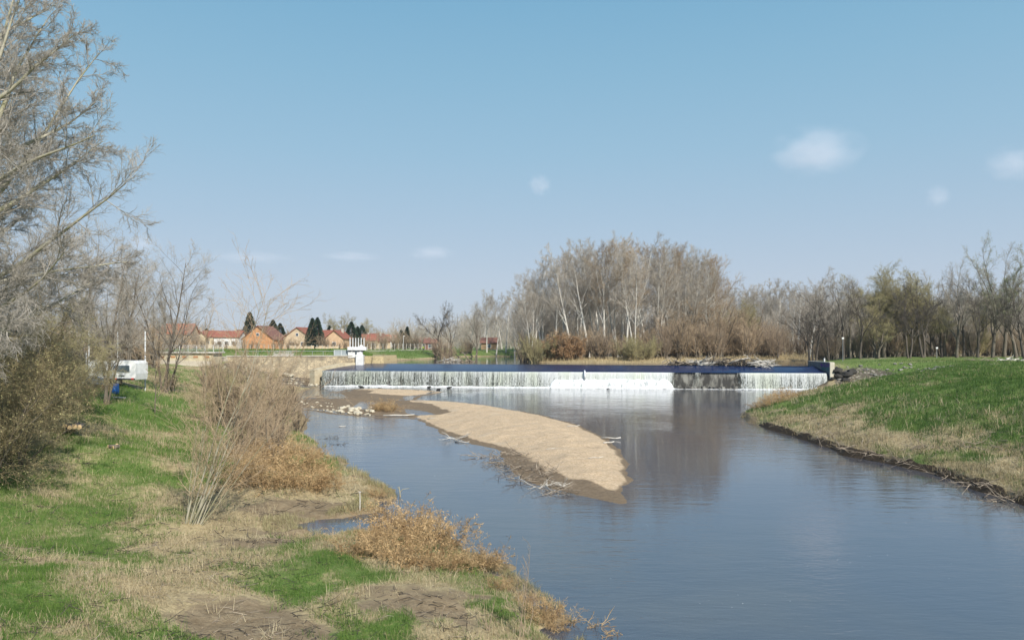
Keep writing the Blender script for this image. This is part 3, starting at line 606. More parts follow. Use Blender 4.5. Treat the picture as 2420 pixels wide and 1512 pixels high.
# pale rocks of the causeway on the left, and rubble under the stone wall
for k in range(70):
    t = r.random(); px, py = (695 + 190 * t, 952 + 20 * t + r.uniform(-7, 9))
    X, Y = at(px, py, .2)
    z = max(float(barh(np.array([X]), np.array([Y]))[0]), hz(X, Y)); s = r.uniform(.35, .9) if .55 < t < .97 else r.uniform(.2, .5)
    stone(X, Y, max(z, .02) + s * .12, s, 'pale_stone', 300 + k, 'causeway', '{} from the left of the pale rocks lying across the shallows', grp='pale rocks across the shallows')
for k in range(60):
    x = r.uniform(-55, -36); y = r.uniform(137, 149)
    if sdist(x, y, RIVER) < .6: continue
    stone(x, y, hz(x, y) + .05, r.uniform(.35, .9), 'pale_stone', 500 + k, 'rubble', '{} from the left of the pale rubble stones below the stone wall', grp='rubble stones below the stone wall')
p = at(738, 884, 1.6); stone(p[0], 141.5, 2.1, 2.2, 'pale_stone', 7, 'abut', '{} whitish concrete block at the left end of the weir', 'block', 'pale block at the weir')
for k, (x, y) in enumerate(((1015, 913), (1063, 914), (855, 912), (1038, 918), (900, 917), (1435, 917))):
    X, Y = at(x, y + 2, 0); stone(X, Y - 1.0, .12, r.uniform(.7, 1.1), 'dark_stone', 620 + k, 'foot', '{} from the left of the dark stones in the foam below the weir', grp='dark stones in the foam', flat=.6)
# ---------------------------------------------------------------- stone retaining wall, abutment, railing, sluice gate
def masonry(name, c1, c2, joint, scale):
    m, nt, b, out = newmat(name); tc = nt.nodes.new('ShaderNodeTexCoord')
    mp = nt.nodes.new('ShaderNodeMapping'); mp.inputs['Scale'].default_value = (1, 1, 1.7); nt.links.new(tc.outputs['Object'], mp.inputs[0])
    v1 = N(nt, 'ShaderNodeTexVoronoi', Scale=scale); nt.links.new(mp.outputs[0], v1.inputs['Vector'])
    v2 = N(nt, 'ShaderNodeTexVoronoi', Scale=scale, _feature='DISTANCE_TO_EDGE'); nt.links.new(mp.outputs[0], v2.inputs['Vector'])
    sp = nt.nodes.new('ShaderNodeSeparateXYZ'); nt.links.new(v1.outputs['Color'], sp.inputs[0])
    c = mixc(nt, sp.outputs[0], c1, c2); c = mixc(nt, ramp(nt, noise(nt, .5, 5), .45, .7), c, tuple(k * .55 for k in c2)); c = mixc(nt, ramp(nt, v2.outputs['Distance'], .02, .07), joint, c)
    nt.links.new(c, b.inputs['Base Color']); b.inputs['Roughness'].default_value = .9
    bp = N(nt, 'ShaderNodeBump', Strength=.6, Distance=.06); nt.links.new(v2.outputs['Distance'], bp.inputs['Height']); nt.links.new(bp.outputs[0], b.inputs['Normal']); return m
M['masonry'] = masonry('sandstone masonry', (.62, .51, .33), (.40, .33, .23), (.24, .20, .15), 1.9)
sw = thing('retaining_wall', 'long sandstone retaining wall with pale coping left of the weir', 'stone wall', (-42, 151, 0))
mb = MB(); P0, P1, P2 = (-29.6, 152.9), (-50, 150.1), (-56, 149.6)
def slab(mb, a, b, z0, z1, t, ext=0):
    dx, dy = b[0] - a[0], b[1] - a[1]; L = math.hypot(dx, dy); mb.box(((a[0] + b[0]) / 2 + 42, (a[1] + b[1]) / 2 - 151, (z0 + z1) / 2), (L + ext, t, z1 - z0), math.atan2(dy, dx))
slab(mb, P0, P1, .5, 5.48, .7); slab(mb, P1, P2, .5, 5.48, .7, .3); mb.build('masonry', M['masonry'], sw)
mb = MB(); slab(mb, P0, P1, 5.484, 5.66, .95); slab(mb, P1, P2, 5.484, 5.66, .95, .35); mb.build('coping', M['concrete'], sw)
# sloping foot ledge down to the weir crest
fl0 = [at(862, 852, 4.0), at(832, 858, 3.95), at(778, 868, 3.4), at(722, 880, 2.9)]
mb = MB(); pts = [(-30.2, 152.4, 4.2), (-33.2, 151.0, 4.15), (-35.2, 147.2, 3.6), (-37.3, 143.4, 3.0)]
for a, b_ in zip(pts[:-1], pts[1:]):
    mb.add([(a[0], a[1], a[2]), (b_[0], b_[1], b_[2]), (b_[0] - 1.2, b_[1] + .9, b_[2] + .02), (a[0] - 1.2, a[1] + .9, a[2] + .02), (a[0], a[1], 0), (b_[0], b_[1], 0), (b_[0] - 1.2, b_[1] + .9, 0), (a[0] - 1.2, a[1] + .9, 0)],
           [(0, 1, 2, 3), (0, 4, 5, 1), (1, 5, 6, 2), (2, 6, 7, 3), (3, 7, 4, 0)])
tag(mb.build('stone_ledge', M['cream']), 'cream stone ledge sloping down to the left end of the weir', 'ledge')
ab = thing('abutment', 'cream concrete abutment with brick vents and a platform on top, left of the stone wall', 'abutment', (-61, 143.5, 0))
mb = MB(); mb.box((0, 0, 3.1), (10.8, 4.4, 6.2), 0, .06); mb.build('wall', M['cream'], ab)
mb = MB(); mb.box((0, 0, 6.36), (11.6, 5.2, .30), 0, .04); mb.build('platform', M['concrete'], ab)
for k in range(5): MB().box((-4.2 + 2.1 * k, -2.22, 5.55), (.85, .06, .35)).build('vent', mat('brick vent', (.50, .24, .10), (.35, .16, .08), 3) if k == 0 else bpy.data.materials['brick vent'], ab)
rl = thing('railing', 'white painted pipe railing round the abutment platform', 'railing', (-61, 143.5, 6.51))
for x in np.linspace(-5.5, 5.5, 8): MB().tube([(x, -2.4, 0), (x, -2.4, 1.15)], .05, 6).build('post', M['white_metal'], rl)
for z in (.4, .8, 1.15): MB().tube([(-5.5, -2.4, z), (5.5, -2.4, z)], .04, 6).build('rail', M['white_metal'], rl)
for z in (.4, .8, 1.15): MB().tube([(5.5, -2.4, z), (5.5, 2.3, z)], .04, 6).build('rail', M['white_metal'], rl)
MB().tube([(5.5, 2.3, 0), (5.5, 2.3, 1.15)], .05, 6).build('post', M['white_metal'], rl)
gr = thing('handrail', 'long single grey handrail along the top of the stone wall', 'handrail', (-45, 151.8, 5.45))
MB().tube([(-10, -.6, 1.05), (-4, -.2, 1.05), (9, 1.6, 1.05)], .045, 6).build('rail', M['galv'], gr)
for t in np.linspace(0, 1, 10): x = -10 + 19 * t; MB().tube([(x, -.6 + 2.2 * t, 0), (x, -.6 + 2.2 * t, 1.05)], .04, 6).build('post', M['galv'], gr)
pf = thing('panel_fence', 'grey infill panel fence beside the white sluice gate', 'fence', (-34.3, 152.6, 5.5))
for k in range(2): MB().box((-.72 + 1.44 * k, 0, .62), (1.34, .04, 1.05)).build('panel', mat('grey sheet', (.36, .40, .41), (.31, .35, .36), 1, rough=.5) if k == 0 else bpy.data.materials['grey sheet'], pf)
for x in (-1.44, 0, 1.44): MB().box((x, -.01, .62), (.08, .08, 1.24)).build('post', M['white_metal'], pf)
MB().box((0, -.01, 1.25), (2.96, .08, .06)).build('rail', M['white_metal'], pf)
sg = thing('sluice_gate', 'white sluice gate with six tall lifting rods beside the stone wall', 'sluice gate', (-31.1, 152.4, 0))
MB().box((0, 0, 7.02), (3.75, 1.2, .66), 0, .08).build('beam', M['white'], sg)
MB().box((-.35, .1, 5.95), (2.9, .8, 1.46), 0, .04).build('gate_panel', M['white'], sg)
MB().box((.62, -.32, 4.7), (1.5, 1.0, 2.1), 0, .05).build('pier', M['white'], sg)
MB().box((-.12, -.42, 6.3), (.3, .06, .8)).build('hatch', M['glass'], sg)
for k in range(4): MB().box((-1.35 + .85 * k, -.05, 6.60), (.55, .9, .22)).build('gear_box', M['dark'], sg)
for k in range(6): MB().tube([(-1.42 + .56 * k, 0, 7.3), (-1.42 + .56 * k, 0, 9.22 - .05 * (k > 1))], .10, 10).build('lifting_rod', M['white_metal'], sg)
mb = MB(); mb.tube([(.9, -.5, 7.45), (.9, -.3, 7.45)], .36, 20); mb.build('hand_wheel', M['white'], sg)
# ---------------------------------------------------------------- bare trees and bushes
def norm(a): return a / np.maximum(np.linalg.norm(a, axis=-1, keepdims=True), 1e-9)
def perp(t, rng):
    r = rng.normal(size=t.shape); u = norm(np.cross(t, r)); return u, np.cross(t, u)
def integrate(P, D, L, R, lv, rng):
    n = len(P); K = lv['K']; pts = np.zeros((n, K + 1, 3)); rad = np.zeros((n, K + 1)); pts[:, 0] = P; rad[:, 0] = R
    d = norm(D); step = (L / K)[:, None]; wob = lv.get('wob', .15); tr = lv.get('trop', 0.0); bend = lv.get('bend', 0.0); tip = lv.get('tip', .3)
    bdir = norm(rng.normal(size=(n, 3))) * bend
    for k in range(K):
        d = d + rng.normal(size=(n, 3)) * wob + bdir; d[:, 2] += tr; d = norm(d)
        pts[:, k + 1] = pts[:, k] + d * step; t = (k + 1) / K; rad[:, k + 1] = R * (1 - t * (1 - tip))
    return pts, rad
def grow(seed, stems, levels):
    rng = np.random.RandomState(seed); P = np.array([s[0] for s in stems], float); D = np.array([s[1] for s in stems], float); L = np.array([s[2] for s in stems], float); R = np.array([s[3] for s in stems], float)
    out = []
    for i, lv in enumerate(levels):
        pts, rad = integrate(P, D, L, R, lv, rng); out.append((pts, rad, lv['S']))
        if i + 1 == len(levels): break
        nx = levels[i + 1]; n = nx['n']; nb = len(pts); K = lv['K']
        t0, t1 = nx.get('t', (.25, 1)); t = t0 + (t1 - t0) * (np.arange(n)[None, :] + rng.rand(nb, n)) / n
        f = t * K; k = np.minimum(f.astype(int), K - 1); fr = (f - k)[..., None]; bi = np.arange(nb)[:, None]
        p = pts[bi, k] * (1 - fr) + pts[bi, k + 1] * fr; T = norm(pts[bi, k + 1] - pts[bi, k]); r = rad[bi, k] * (1 - fr[..., 0]) + rad[bi, k + 1] * fr[..., 0]
        T = T.reshape(-1, 3); p = p.reshape(-1, 3); r = r.ravel(); tt = t.ravel(); u, w = perp(T, rng)
        a = np.radians(nx['ang'] * (1 - nx.get('angfall', 0) * tt) + rng.normal(size=len(T)) * nx.get('angsd', 10))[:, None]
        D = np.cos(a) * T + np.sin(a) * u
        if nx.get('updir', 0): D[:, 2] += nx['updir']
        sh = nx.get('sh', .6); lo = nx.get('lo', 0.0)
        shape = 1 - sh * tt if lo == 0 else np.where(tt < lo, .55 + .45 * tt / lo, 1 - sh * (tt - lo) / (1 - lo))
        L = np.repeat(L, n) * nx['len'] * shape * rng.uniform(.65, 1.25, len(T))
        R = np.clip(r * nx.get('rr', .6) * rng.uniform(.7, 1.1, len(T)), nx.get('rmin', .004), nx.get('rmax', 9)); P = p
    return out
def tubes(sets):
    V = []; Q = []; base = 0
    for pts, rad, S in sets:
        n, K1, _ = pts.shape; tg = np.zeros_like(pts); tg[:, 1:-1] = pts[:, 2:] - pts[:, :-2]; tg[:, 0] = pts[:, 1] - pts[:, 0]; tg[:, -1] = pts[:, -1] - pts[:, -2]; tg = norm(tg)
        mean = norm(pts[:, -1] - pts[:, 0]); ref = np.where((np.abs(mean[:, 2]) > .7)[:, None], np.array([1, .13, .07]), np.array([.09, .17, 1.0])); ref = norm(ref)[:, None, :]
        u = norm(np.cross(tg, ref)); w = np.cross(tg, u); a = np.arange(S) * 2 * pi / S
        ring = pts[:, :, None, :] + rad[:, :, None, None] * (np.cos(a)[None, None, :, None] * u[:, :, None, :] + np.sin(a)[None, None, :, None] * w[:, :, None, :])
        V.append(ring.reshape(-1, 3)); idx = base + np.arange(n * K1 * S).reshape(n, K1, S); nx = np.roll(idx, -1, axis=2)
        Q.append(np.stack([idx[:, :-1], nx[:, :-1], nx[:, 1:], idx[:, 1:]], -1).reshape(-1, 4)); base += n * K1 * S
    return np.concatenate(V), np.concatenate(Q)
def leaves(pts, per, size, rng, spread=.1, aspect=1.0, t0=.2):
    """small leaf or bud faces along the twigs"""
    n, K1, _ = pts.shape; K = K1 - 1; t = t0 + (1 - t0) * rng.rand(n, per); f = t * K; k = np.minimum(f.astype(int), K - 1); fr = (f - k)[..., None]; bi = np.arange(n)[:, None]
    p = (pts[bi, k] * (1 - fr) + pts[bi, k + 1] * fr).reshape(-1, 3) + rng.normal(size=(n * per, 3)) * spread
    a = norm(rng.normal(size=p.shape)); u, w = perp(a, rng); s = size * rng.uniform(.6, 1.3, len(p))[:, None]
    v = np.stack([p - a * s * aspect, p + u * s * .5, p + a * s * aspect, p - u * s * .5], 1).reshape(-1, 3); q = np.arange(len(p) * 4).reshape(-1, 4); return v, q
PROTO = {}
NOM = {'poplar': 27, 'dark': 15.5, 'willow': 15.5, 'tall': 24, 'brush0': 6.2, 'brush1': 6.6, 'brush2': 5.2, 'brush3': 5.2}
def proto(name, obj, seed, stems, levels, mt, mc, split, leaf=None, ml=None):
    """a bare tree kept as meshes: trunk with limbs, crown of branches and twigs, and buds or leaves where it has them"""
    sets = grow(seed, stems, levels); res = []
    if name.rstrip('0123456789') in NOM or name in NOM:          # bring the grown tree to its nominal height
        nm = NOM.get(name) or NOM[name.rstrip('0123456789')]; k = nm / np.percentile(sets[-1][0][..., 2], 99.7)
        sets = [(p * k, r * (k if i < 2 else 1), S) for i, (p, r, S) in enumerate(sets)]
    v, q = tubes(sets[:split]); res.append(('trunk' if obj != 'bush' else 'stems', npmesh(name + '_trunk', v, q, M[mt], smooth=True, link=False)))
    v, q = tubes(sets[split:]); res.append(('crown' if obj != 'bush' else 'twigs', npmesh(name + '_crown', v, q, M[mc], smooth=False, link=False)))
    if leaf:
        v, q = leaves(sets[-1][0], leaf[0], leaf[1], np.random.RandomState(seed + 5), *leaf[2:]); res.append(('leaves', npmesh(name + '_leaves', v, q, M[ml], link=False)))
    PROTO[name] = (obj, res); return res
def plant(pname, x, y, z, s=1.0, rz=0.0, key=None, text=None, cat='tree', grp=None, label=None, tilt=(0, 0), sz=None, name=None):
    obj, parts = PROTO[pname]; root = bpy.data.objects.new(name or {'bush': 'bush'}.get(obj, obj), None); COL.objects.link(root); root.empty_display_size = .2
    root.location = (x, y, z); root.rotation_euler = (tilt[0], tilt[1], rz); root.scale = (s, s, sz or s); root['category'] = cat
    if label: root['label'] = label
    if grp: root['group'] = grp
    if key: ranked(key, root, text, grp)
    for nm, me in parts: o = bpy.data.objects.new(nm, me); COL.objects.link(o); o.parent = root
    return root
def up(x=0, y=0): return (x, y, 1.0)
# tall poplars, about 28 m
def poplar_levels(h):
    return [dict(K=10, wob=.05, trop=.02, tip=.14, S=8),
            dict(n=18, t=(.30, .98), ang=40, angfall=.25, angsd=8, len=.38, sh=.55, lo=.35, K=6, wob=.09, trop=.07, tip=.2, S=5, rr=.42, rmax=.16),
            dict(n=9, t=(.2, 1), ang=38, angsd=12, len=.42, sh=.4, K=4, wob=.12, trop=.05, tip=.3, S=3, rr=.5, rmin=.022),
            dict(n=10, t=(.15, 1), ang=38, angsd=14, len=.5, sh=.3, K=3, wob=.14, trop=.05, tip=.4, S=3, rr=.6, rmin=.012, rmax=.018),
            dict(n=5, t=(.2, 1), ang=38, angsd=14, len=.62, sh=.3, K=2, wob=.12, trop=.04, tip=.5, S=3, rr=.8, rmin=.009, rmax=.012)]
for i, (lean, tw) in enumerate(((0.0, 'twig_grey'), (.18, 'twig_pale'), (-.14, 'twig_grey'), (.06, 'twig_brown'))):
    stems = [((0, 0, -.4), up(lean, .03), 26, .36)] if i != 1 else [((0, 0, -.4), up(.22, 0), 25, .25), ((.3, .1, -.4), up(-.05, .1), 24, .22)]
    proto('poplar%d' % i, 'poplar', 11 + i, stems, poplar_levels(26), 'bark_pale', tw, 2)
# spreading dark trees (locust, ash), about 16 m
def spread_levels():
    return [dict(K=5, wob=.06, trop=.02, tip=.55, S=8),
            dict(n=6, t=(.45, 1), ang=36, angfall=.3, angsd=8, len=1.35, sh=.2, K=8, wob=.10, trop=.035, tip=.12, S=6, rr=.55),
            dict(n=8, t=(.25, 1), ang=40, angsd=12, len=.36, sh=.4, K=5, wob=.14, trop=.04, tip=.2, S=4, rr=.5, rmin=.03),
            dict(n=10, t=(.2, 1), ang=42, angsd=14, len=.45, sh=.3, K=3, wob=.15, trop=.03, tip=.3, S=3, rr=.5, rmin=.016, rmax=.03),
            dict(n=8, t=(.15, 1), ang=42, angsd=14, len=.5, sh=.3, K=2, wob=.15, trop=.02, tip=.5, S=3, rr=.7, rmin=.010, rmax=.014)]
proto('dark0', 'bare_tree', 31, [((0, 0, -.3), up(.05, 0), 6.5, .27)], spread_levels(), 'bark_dark', 'twig_dark', 3)
proto('dark1', 'bare_tree', 32, [((0, 0, -.3), up(-.25, 0), 7, .24), ((.3, 0, -.3), up(.2, .1), 6.5, .22)], spread_levels(), 'bark_dark', 'twig_dark', 3)
proto('dark2', 'bare_tree', 33, [((0, 0, -.3), up(.1, 0), 8.5, .25)], spread_levels(), 'bark_dark', 'twig_grey', 3)
# big round willows with a haze of olive twigs, about 16 m
def willow_levels():
    return [dict(K=5, wob=.08, trop=.02, tip=.6, S=8),
            dict(n=7, t=(.4, 1), ang=42, angfall=.3, angsd=10, len=1.7, sh=.2, K=8, wob=.11, trop=.05, tip=.12, S=6, rr=.55),
            dict(n=9, t=(.25, 1), ang=40, angsd=12, len=.33, sh=.3, K=5, wob=.12, trop=.03, tip=.2, S=3, rr=.45, rmin=.026),
            dict(n=10, t=(.1, 1), ang=38, angsd=14, len=.55, sh=.3, K=4, wob=.12, trop=.0, tip=.3, S=3, rr=.5, rmin=.014, rmax=.025),
            dict(n=9, t=(.1, 1), ang=38, angsd=16, len=.6, sh=.2, K=3, wob=.15, trop=-.03, tip=.5, S=3, rr=.7, rmin=.009, rmax=.012)]
proto('willow0', 'willow', 41, [((0, 0, -.3), up(.12, 0), 5.0, .38)], willow_levels(), 'bark_dark', 'twig_olive', 3, (2, .05, .06), 'bud_olive')
proto('willow1', 'willow', 42, [((0, 0, -.3), up(-.2, 0), 4.6, .32), ((.5, .1, -.3), up(.25, 0), 5, .3)], willow_levels(), 'bark_mid', 'twig_olive', 3, (2, .05, .06), 'bud_olive')
# tall ascending tree with first green, about 24 m
def tall_levels():
    return [dict(K=6, wob=.05, trop=.02, tip=.5, S=8),
            dict(n=8, t=(.35, 1), ang=30, angfall=.35, angsd=7, len=1.45, sh=.25, K=9, wob=.07, trop=.05, tip=.10, S=6, rr=.55),
            dict(n=10, t=(.2, 1), ang=34, angsd=10, len=.34, sh=.45, K=5, wob=.10, trop=.05, tip=.2, S=4, rr=.42, rmin=.028),
            dict(n=11, t=(.15, 1), ang=38, angsd=12, len=.46, sh=.3, K=3, wob=.12, trop=.03, tip=.3, S=3, rr=.5, rmin=.015, rmax=.028),
            dict(n=8, t=(.15, 1), ang=36, angsd=12, len=.5, sh=.3, K=2, wob=.12, trop=.02, tip=.5, S=3, rr=.7, rmin=.010, rmax=.013)]
proto('tall0', 'bare_tree', 51, [((0, 0, -.3), up(.0, 0), 9.5, .36)], tall_levels(), 'bark_mid', 'twig_grey', 3)
proto('tall1', 'bare_tree', 52, [((0, 0, -.3), up(.12, 0), 9.5, .36)], tall_levels(), 'bark_mid', 'twig_pale', 3, (1, .07, .1), 'bud_green')
# multi-stemmed bushes
def bush(name, seed, h, ns, lean, mt, mc, dens=1.0, leaf=None, ml=None, thick=1.0):
    r = np.random.RandomState(seed); stems = []
    for k in range(ns):
        a = r.uniform(0, 6.28); l = r.uniform(0, lean); stems.append(((cos(a) * .12 * h * r.rand(), sin(a) * .12 * h * r.rand(), -.1), (cos(a) * l, sin(a) * l, 1), h * r.uniform(.55, .95), .012 * h * r.uniform(.6, 1.2) * thick))
    lv = [dict(K=6, wob=.10, trop=.01, tip=.2, S=5), dict(n=int(9 * dens), t=(.12, 1), ang=36, angsd=12, len=.42, sh=.4, K=4, wob=.13, trop=.05, tip=.3, S=3, rr=.5, rmin=.007 * thick),
          dict(n=int(8 * dens), t=(.1, 1), ang=38, angsd=14, len=.45, sh=.3, K=3, wob=.15, trop=.02, tip=.4, S=3, rr=.6, rmin=.006 * thick, rmax=.012 * thick),
          dict(n=4, t=(.1, 1), ang=40, angsd=14, len=.5, sh=.3, K=2, wob=.15, tip=.5, S=3, rr=.8, rmin=.005 * thick, rmax=.008 * thick)]
    proto(name, 'bush', seed, stems, lv, mt, mc, 1, leaf, ml)
bush('brush0', 61, 6.0, 12, .55, 'bark_mid', 'twig_brown', 1.0, thick=1.8)
bush('brush1', 62, 6.5, 12, .45, 'bark_mid', 'twig_red', 1.0, thick=1.8)
bush('brush2', 63, 5.0, 14, .75, 'twig_olive', 'twig_olive', 1.0, (2, .045, .05), 'bud_olive', thick=1.6)
bush('brush3', 64, 5.0, 12, .6, 'bark_mid', 'twig_brown', .9, (4, .10, .12), 'leaf_brown', thick=1.6)
# ---------------------------------------------------------------- island grove
R_ = random.Random(5)
G1 = 'tall pale poplars of the island grove'; T1 = '{} from the left of the tall bare pale-barked poplars in the island grove'
POP = [(1243, 178, 18, 0), (1252, 170, 20.5, 1), (1262, 175, 23, 2), (1285, 182, 25, 2), (1312, 176, 24, 0), (1335, 190, 27, 2), (1352, 172, 26, 0), (1372, 184, 28, 2), (1392, 170, 27, 0), (1410, 180, 27, 1), (1428, 168, 26, 3), (1445, 188, 29, 0), (1462, 176, 29, 1), (1478, 168, 25, 3), (1492, 184, 30, 0), (1503, 166, 27, 1),
       (1530, 178, 27, 0), (1548, 188, 28, 3), (1566, 172, 26, 1), (1590, 182, 27, 0), (1608, 194, 29, 3), (1626, 176, 26, 1), (1645, 190, 28, 0), (1662, 178, 24, 3), (1684, 196, 27, 1), (1700, 188, 23, 0), (1330, 205, 28, 3), (1420, 210, 31, 0), (1510, 208, 31, 3), (1600, 208, 31, 0), (1680, 210, 28, 3), (1280, 200, 23, 0), (1375, 198, 29, 1), (1470, 198, 31, 3), (1555, 200, 29, 0), (1640, 204, 29, 1)]
for k, (px, Y, h, v) in enumerate(POP):
    X = atY(px, Y); plant('poplar%d' % v, X, Y, hz(X, Y), h / 27.0, R_.uniform(0, 6.28), 'poplar', T1, 'poplar', G1)
BR = 'bushes of the island undergrowth'
def brush(px, Y, h, v, key, text, grp, cat='bush', zoff=0.0):
    X = atY(px, Y); base = {0: 6.2, 1: 6.6, 2: 5.2, 3: 5.2}[v]
    return plant('brush%d' % v, X, Y, hz(X, Y) + zoff, h / base * 1.08, R_.uniform(0, 6.28), key, text, cat, grp)
for k in range(64):
    px = 1240 + k * 9.6 + R_.uniform(-6, 6); Y = R_.uniform(162, 196) if k % 2 else R_.uniform(160, 172)
    if px > 1700: Y += 14
    v = R_.choice((0, 1, 0, 1, 0)); hh = R_.uniform(3.6, 7.0) * (1.35 if px > 1580 else 1)
    brush(px, Y, hh, v, 'ubrush', '{} from the left of the brown bare bushes under the island poplars', BR)
for k, (px, Y, h, v) in enumerate(((1262, 162, 6.4, 2), (1290, 163, 5.4, 2), (1500, 157, 5.2, 2), (1528, 158, 4.8, 2), (1475, 159, 4.6, 2), (1338, 160, 5.4, 3), (1362, 161, 4.6, 3), (1312, 164, 5, 3))):
    t = '{} from the left of the olive green bushes at the island edge' if v == 2 else '{} from the left of the bushes holding dead orange-brown leaves at the island edge'
    brush(px, Y, h, v, 'edge%d' % v, t, 'olive bushes at the island edge' if v == 2 else 'bushes with dead leaves at the island edge')
for k, (px, Y, h, v) in enumerate(((1600, 172, 11, 0), (1640, 176, 12.5, 0), (1685, 180, 13, 0), (1715, 186, 12.5, 0), (1750, 198, 12, 0), (1580, 168, 9, 1), (1735, 190, 10, 1), (1775, 205, 12, 1), (1800, 210, 9, 0), (1830, 218, 9, 1), (1862, 224, 8, 0), (1892, 226, 8, 1), (1920, 226, 8, 0))):
    brush(px, Y, h, v, 'tallbrush', '{} from the left of the tall rusty brown thickets right of the poplars', 'tall brown thickets on the right of the island', 'bush')
for k, (px, Y, h) in enumerate(((1765, 200, 15), (1735, 195, 13))):
    X = atY(px, Y); plant('willow0', X, Y, hz(X, Y), h / 15.5, R_.uniform(0, 6), 'iwil', '{} of the olive willows at the right end of the island from the left', 'willow', 'willows at the right end of the island')
# far poplars behind the island, right
for k in range(26):
    px = 1700 + k * 8.5 + R_.uniform(-3, 3); Y = R_.uniform(255, 300); X = atY(px, Y)
    plant('poplar%d' % R_.choice((0, 2, 1)), X, Y, 5.2, R_.uniform(20, 26) / 27, R_.uniform(0, 6.28), 'farpop', '{} from the left of the distant pale poplars behind the thickets', 'poplar', 'distant poplars behind the island')
# trees left of the island, across the channel
for k, (px, Y, h, pn) in enumerate(((1125, 236, 18, 'tall0'), (1150, 244, 20, 'poplar0'), (1172, 240, 20, 'poplar2'), (1195, 246, 20.5, 'poplar0'), (1215, 238, 19, 'poplar1'), (1236, 246, 18, 'tall0'), (1140, 262, 19, 'poplar2'), (1185, 262, 21, 'poplar0'), (1225, 262, 20, 'poplar2'), (1110, 252, 15, 'poplar0'), (1250, 258, 19, 'poplar0'))):
    X = atY(px, Y); plant(pn, X, Y, hz(X, Y), h / (27 if pn[0] == 'p' else 24), R_.uniform(0, 6.28), 'chan', '{} from the left of the pale bare trees across the upper channel', 'tree', 'pale bare trees across the upper channel')
X = atY(1216, 222); plant('poplar0', X + 4.2, 222, hz(X + 4, 222) if hz(X + 4, 222) > 4 else 4.2, .62, 2.0, label='white-barked tree leaning left over the upper channel', cat='tree', tilt=(0, radians(-38)))
for k, (px, Y, h, pn) in enumerate(((1040, 208, 16.0, 'dark0'), (1068, 212, 15, 'dark2'))):
    X = atY(px, Y); plant(pn, X, Y, hz(X, Y), h / 15.5, 1.1 + 2.2 * k, 'twodark', '{} of the two dark spreading trees on the levee by the channel, from the left', 'tree', 'dark spreading trees on the levee')
for k, (px, Y, h, v) in enumerate(((1046, 203, 6.5, 1), (1062, 204, 5, 1), (1030, 206, 5.5, 1), (1052, 199, 3.2, 0), (1100, 240, 5, 1), (1112, 242, 4.5, 0))):
    brush(px, Y, h, v, 'levb', '{} from the left of the reddish bushes around the dark levee trees', 'reddish bushes round the levee trees')
X = atY(1083, 212); plant('willow0', X, 212, hz(X, 212), 5.6 / 15.5, 0, label='small yellow-green weeping willow on the channel bank', cat='willow')
# right-hand wood
RT = [(1912, 158, 14.5, 'dark0'), (1925, 150, 14, 'dark1'), (1958, 152, 15.5, 'dark2'), (1975, 158, 17.5, 'tall0'), (1992, 150, 17.5, 'dark2'), (2010, 156, 17, 'tall0'), (2032, 150, 16, 'dark0'), (2146, 150, 14.5, 'dark1'), (2180, 152, 17, 'dark1'), (2260, 152, 20, 'tall0'), (2276, 158, 18.5, 'dark2'), (2310, 150, 16, 'dark0'), (2345, 154, 25, 'tall1'), (2372, 160, 24, 'tall0'), (2400, 152, 22.5, 'tall1'), (2440, 150, 23, 'tall0'), (2232, 164, 20, 'tall0'), (2420, 145, 15, 'dark1')]
for k, (px, Y, h, pn) in enumerate(RT):
    X = atY(px, Y); plant(pn, X, Y, hz(X, Y), h / (24.0 if pn[:4] == 'tall' else 15.5), R_.uniform(0, 6.28), 'rtree', '{} from the left of the bare dark-trunked trees standing along the right levee', 'tree', 'bare trees along the right levee')
for k, (px, Y, h, pn) in enumerate(((2058, 160, 18, 'willow0'), (2088, 158, 19.5, 'willow1'), (2112, 166, 19.5, 'willow0'), (2135, 160, 18, 'willow1'), (2200, 164, 17, 'willow1'), (2225, 156, 11, 'willow0'), (2075, 152, 11, 'willow1'), (2330, 168, 14, 'willow0'), (2165, 166, 15.5, 'willow0'))):
    X = atY(px, Y); plant(pn, X, Y, hz(X, Y), h / 15.5, R_.uniform(0, 6.28), 'rwil', '{} from the left of the round olive willows on the right bank', 'willow', 'round olive willows on the right bank')
for k in range(34):
    px = 1935 + k * 15 + R_.uniform(-6, 6); Y = R_.uniform(158, 182)
    brush(px, Y, R_.uniform(3.0, 7.5), R_.choice((0, 0, 2, 1)), 'rbrush', '{} from the left of the bushes under the right-hand wood', 'bushes under the right-hand wood')
for k in range(44):
    px = 1890 + k * 13.2 + R_.uniform(-6, 6); Y = R_.uniform(185, 235); X = atY(px, Y)
    plant(R_.choice(('tall0', 'dark2', 'poplar0', 'tall0', 'dark1')), X, Y, hz(X, Y), R_.uniform(.6, .86), R_.uniform(0, 6.28), 'rback', '{} from the left of the bare trees deep in the right-hand wood', 'tree', 'bare trees deep in the right-hand wood')
